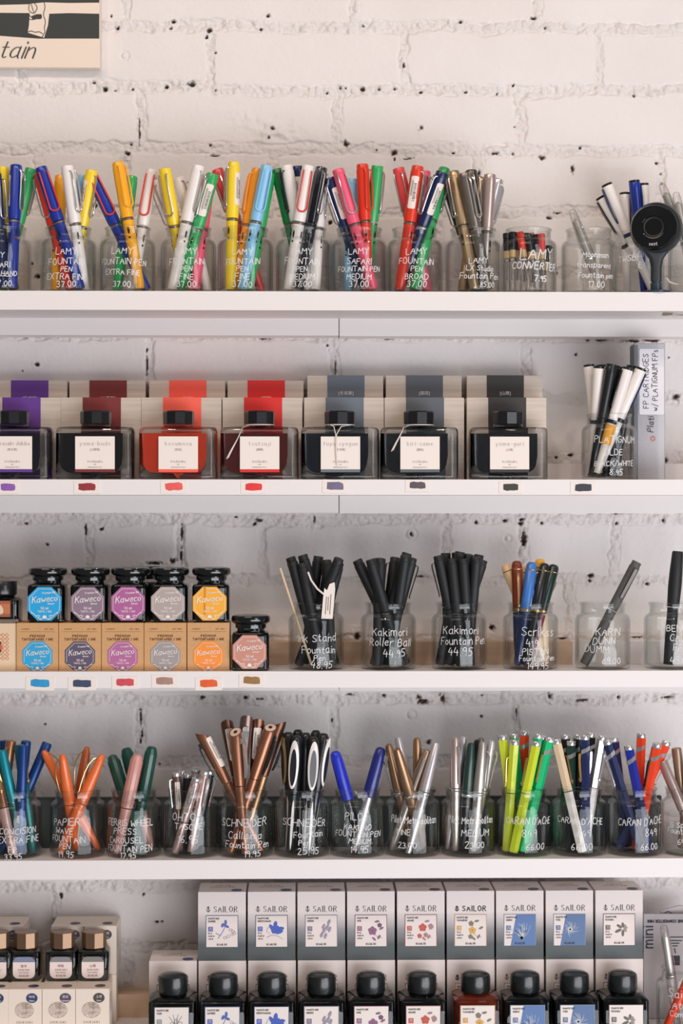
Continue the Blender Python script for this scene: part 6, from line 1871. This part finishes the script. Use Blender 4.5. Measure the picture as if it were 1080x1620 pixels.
# ---------------------------------------------------------------- the little camera on the top shelf
BLK = mat((40, 44, 48), .42, 0, .1)
GLOSS = mat((8, 9, 10), .08, 0, 1.0)
c0 = P(1043, 357, -.006)
base = P(1044, 463, -.006); base.z = TOPS[0]
t = thing('security_camera', 'round black security camera on a stalk, in front of the end jars', 'camera', (c0.x, -.004 + .018, TOPS[0]))
cz = c0.z - TOPS[0]
R = .0288
yaw = Matrix.Translation((0, 0, cz)) @ Matrix.Rotation(math.radians(-16), 4, 'Z') @ Matrix.Rotation(math.radians(90), 4, 'X')      # lathe z runs towards the viewer
mb = MB(); mb.lathe([(R * .80, -.013), (R * .97, -.009), (R, -.001), (R * .98, .005), (R * .93, .0085), (R * .905, .0085), (R * .89, .0075)], 56, 0, yaw); mb.build('housing', BLK, t, 35)
mb = MB(); mb.lathe([(R * .88, .006), (R * .87, .0095), (R * .83, .0112), (R * .45, .0120), (R * .44, .0112), (R * .40, .0110)], 56, 0, yaw @ Matrix.Translation((-.002, 0, 0)), 0, False)
ff = mb.build('glossy_face', GLOSS, t, 35)
mb = MB()
mb.lathe([(R * .40, .0109), (R * .37, .0116), (R * .33, .0112), (R * .32, .0102), (R * .24, .0098), (R * .23, .0104), (R * .19, .0104), (R * .18, .0092), (R * .11, .0088)], 40, 0, yaw @ Matrix.Translation((-.002, 0, 0)))
mb.lathe([(R * .23, .0101), (R * .21, .0107), (R * .195, .0101)], 32, 1, yaw @ Matrix.Translation((-.002, 0, 0)), 0, False, False)
lens = mb.build('lens', [mat((24, 26, 28), .5), mat((96, 98, 100), .5)], t, 35)
mb = MB(); mb.lathe([(R * .105, .0089), (R * .07, .0094), (R * .001, .0098)], 20, 0, yaw @ Matrix.Translation((-.002, 0, 0))); mb.build('lens_glass', GLOSS, lens, 60)
mb = MB()
M2 = yaw @ Matrix.Translation((-.002, 0, 0))
text_on(mb, 'nest', .0034, lambda x, y: tuple(M2 @ Vector((x, y, .0120))), 0, -R * .70, .00055, 0)
mb.build('logo', mat((196, 190, 186), .5), t, 0)
mb = MB()
sec = []
for z, wx, wy in ((cz - R * .80, .0165, .005), (cz - R * .98, .0118, .0052), (cz - R * 1.18, .0078, .005), (cz - R * 1.40, .0064, .0048), (cz - R * 1.6, .0060, .0046), (.0135, .0062, .0046)):
    sec.append([(x, y, z) for x, y in rrect(wx * 2, wy * 2, min(wx, wy) * .95, 5, 0, 0)])
mb.loft(sec[::-1]); mb.build('stalk', BLK, t, 40)
mb = MB(); mb.lathe([(.0064, 0), (.0064, .0115), (.0050, .0119), (.0050, .0136)], 24); mb.lathe([(.016, 0), (.016, .0022), (.0145, .003)], 32); mb.build('base_joint', mat((44, 60, 72), .35, 0, .2), t, 40)
cb = bpy.data.objects.get('x')
mb = MB()
q0, q1, q2 = P(1054, 440, .02), P(1066, 449, .022), P(1100, 452, .026)
mb.tube([q0, P(1058, 446, .02), q1, P(1080, 451, .024), q2, P(1130, 452, .026)], .0011, 8)
o = mb.build('camera_cable', mat((214, 196, 186), .5))
tag(o, 'thin pale cable running right from the black camera stalk', 'cable')

# metal pin stuck under the top shelf at right
t0 = P(1044, 497, .0)
mb = MB()
A_, B_ = P(1046, 497, -.002), P(1100, 498, -.002)
mb.tube([A_ + Vector((.0015, 0, .0016)), A_ + Vector((-.0005, 0, 0)), A_ + Vector((.0015, 0, -.0016)), A_ + Vector((.012, 0, -.0014)), B_ + Vector((0, 0, -.001))], .0006, 8)
mb.tube([A_ + Vector((.0015, 0, .0016)), A_ + Vector((.013, 0, .0012)), A_ + Vector((.02, 0, -.0004)), B_ + Vector((0, 0, .001))], .0006, 8)
mb.box(A_.x + .001, A_.x + .012, A_.y - .0008, A_.y + .0012, A_.z - .0012, A_.z + .0014)
o = mb.build('metal_clip', metal('gunmetal', .3))
tag(o, 'small steel clip hanging under the top shelf edge at far right', 'clip')

# ---------------------------------------------------------------- sign at the top left
a, b = P(-160, 106, .112), P(158, -60, .112)
t = thing('wall_sign', 'cream sign with black band, drawn nib and script lettering, upper left', 'sign', ((a.x + b.x) / 2, .112, a.z))
w, h = b.x - a.x, b.z - a.z
SP = mat((236, 218, 200), .5)
SB = mat((46, 50, 48), .55)
mb = MB(); mb.prism([(-w / 2, 0), (w / 2, 0), (w / 2, .0115), (-w / 2, .0115)], 0, h, 0, None, .0006); mb.build('sign_panel', SP, t)
mb = MB()
ox, oz = (a.x + b.x) / 2, a.z
def S2(px, py, l=0):
    p = P(px, py, .112)
    return (p.x - ox, -.0004 - .0003 * l, p.z - oz)
mb.add([S2(-160, 45), S2(-160, -40), S2(157, -40), S2(157, 61), S2(60, 61)], [(0, 4, 3, 2, 1)], 0)
mb.add([S2(x, y, 1) for x, y in ((-160, 20), (-160, 4), (0, 8), (46, 7), (50, 6), (70, 4), (110, 5), (157, 4.5), (157, 22), (110, 21), (78, 22), (76, 40), (70, 60), (44, 52), (46, 40), (47, 21), (0, 20.5))], [tuple(range(17))], 1)
line = lambda pts: [(S2(x, y)[0], S2(x, y)[2]) for x, y in pts]
ribbon(mb, [_chaikin(q_, 2) for q_ in [line([(47, 7), (45, 14), (48, 20), (56, 22), (52, 16), (50, 7)]), line([(55, 6), (60, 12), (56, 20)]), line([(70, 4), (72, 12), (68, 24), (73, 34), (70, 44), (72, 52), (66, 60)]), line([(44, 51), (50, 49), (56, 52), (62, 50), (68, 54)]), line([(46, 24), (52, 30), (58, 24), (66, 23), (66, 30), (58, 30), (50, 32), (46, 30)])]], .00075, flat(-.0012), 0)
mb.add([S2(x, y, 3) for x, y in ((50, 26), (58, 23), (66, 23), (66, 30), (58, 29), (52, 32))], [tuple(range(6))], 0)
fs = lambda x, y: (S2(52, 92)[0] + x, -.0008, S2(52, 92)[2] + y)
text_on(mb, 'Fountain', .0195, fs, 0, 0, .0019, 0, None, .6, .42, 1.1, None, 2, 'r')
mb.build('printed_drawing', [SB, SP], t, 0)
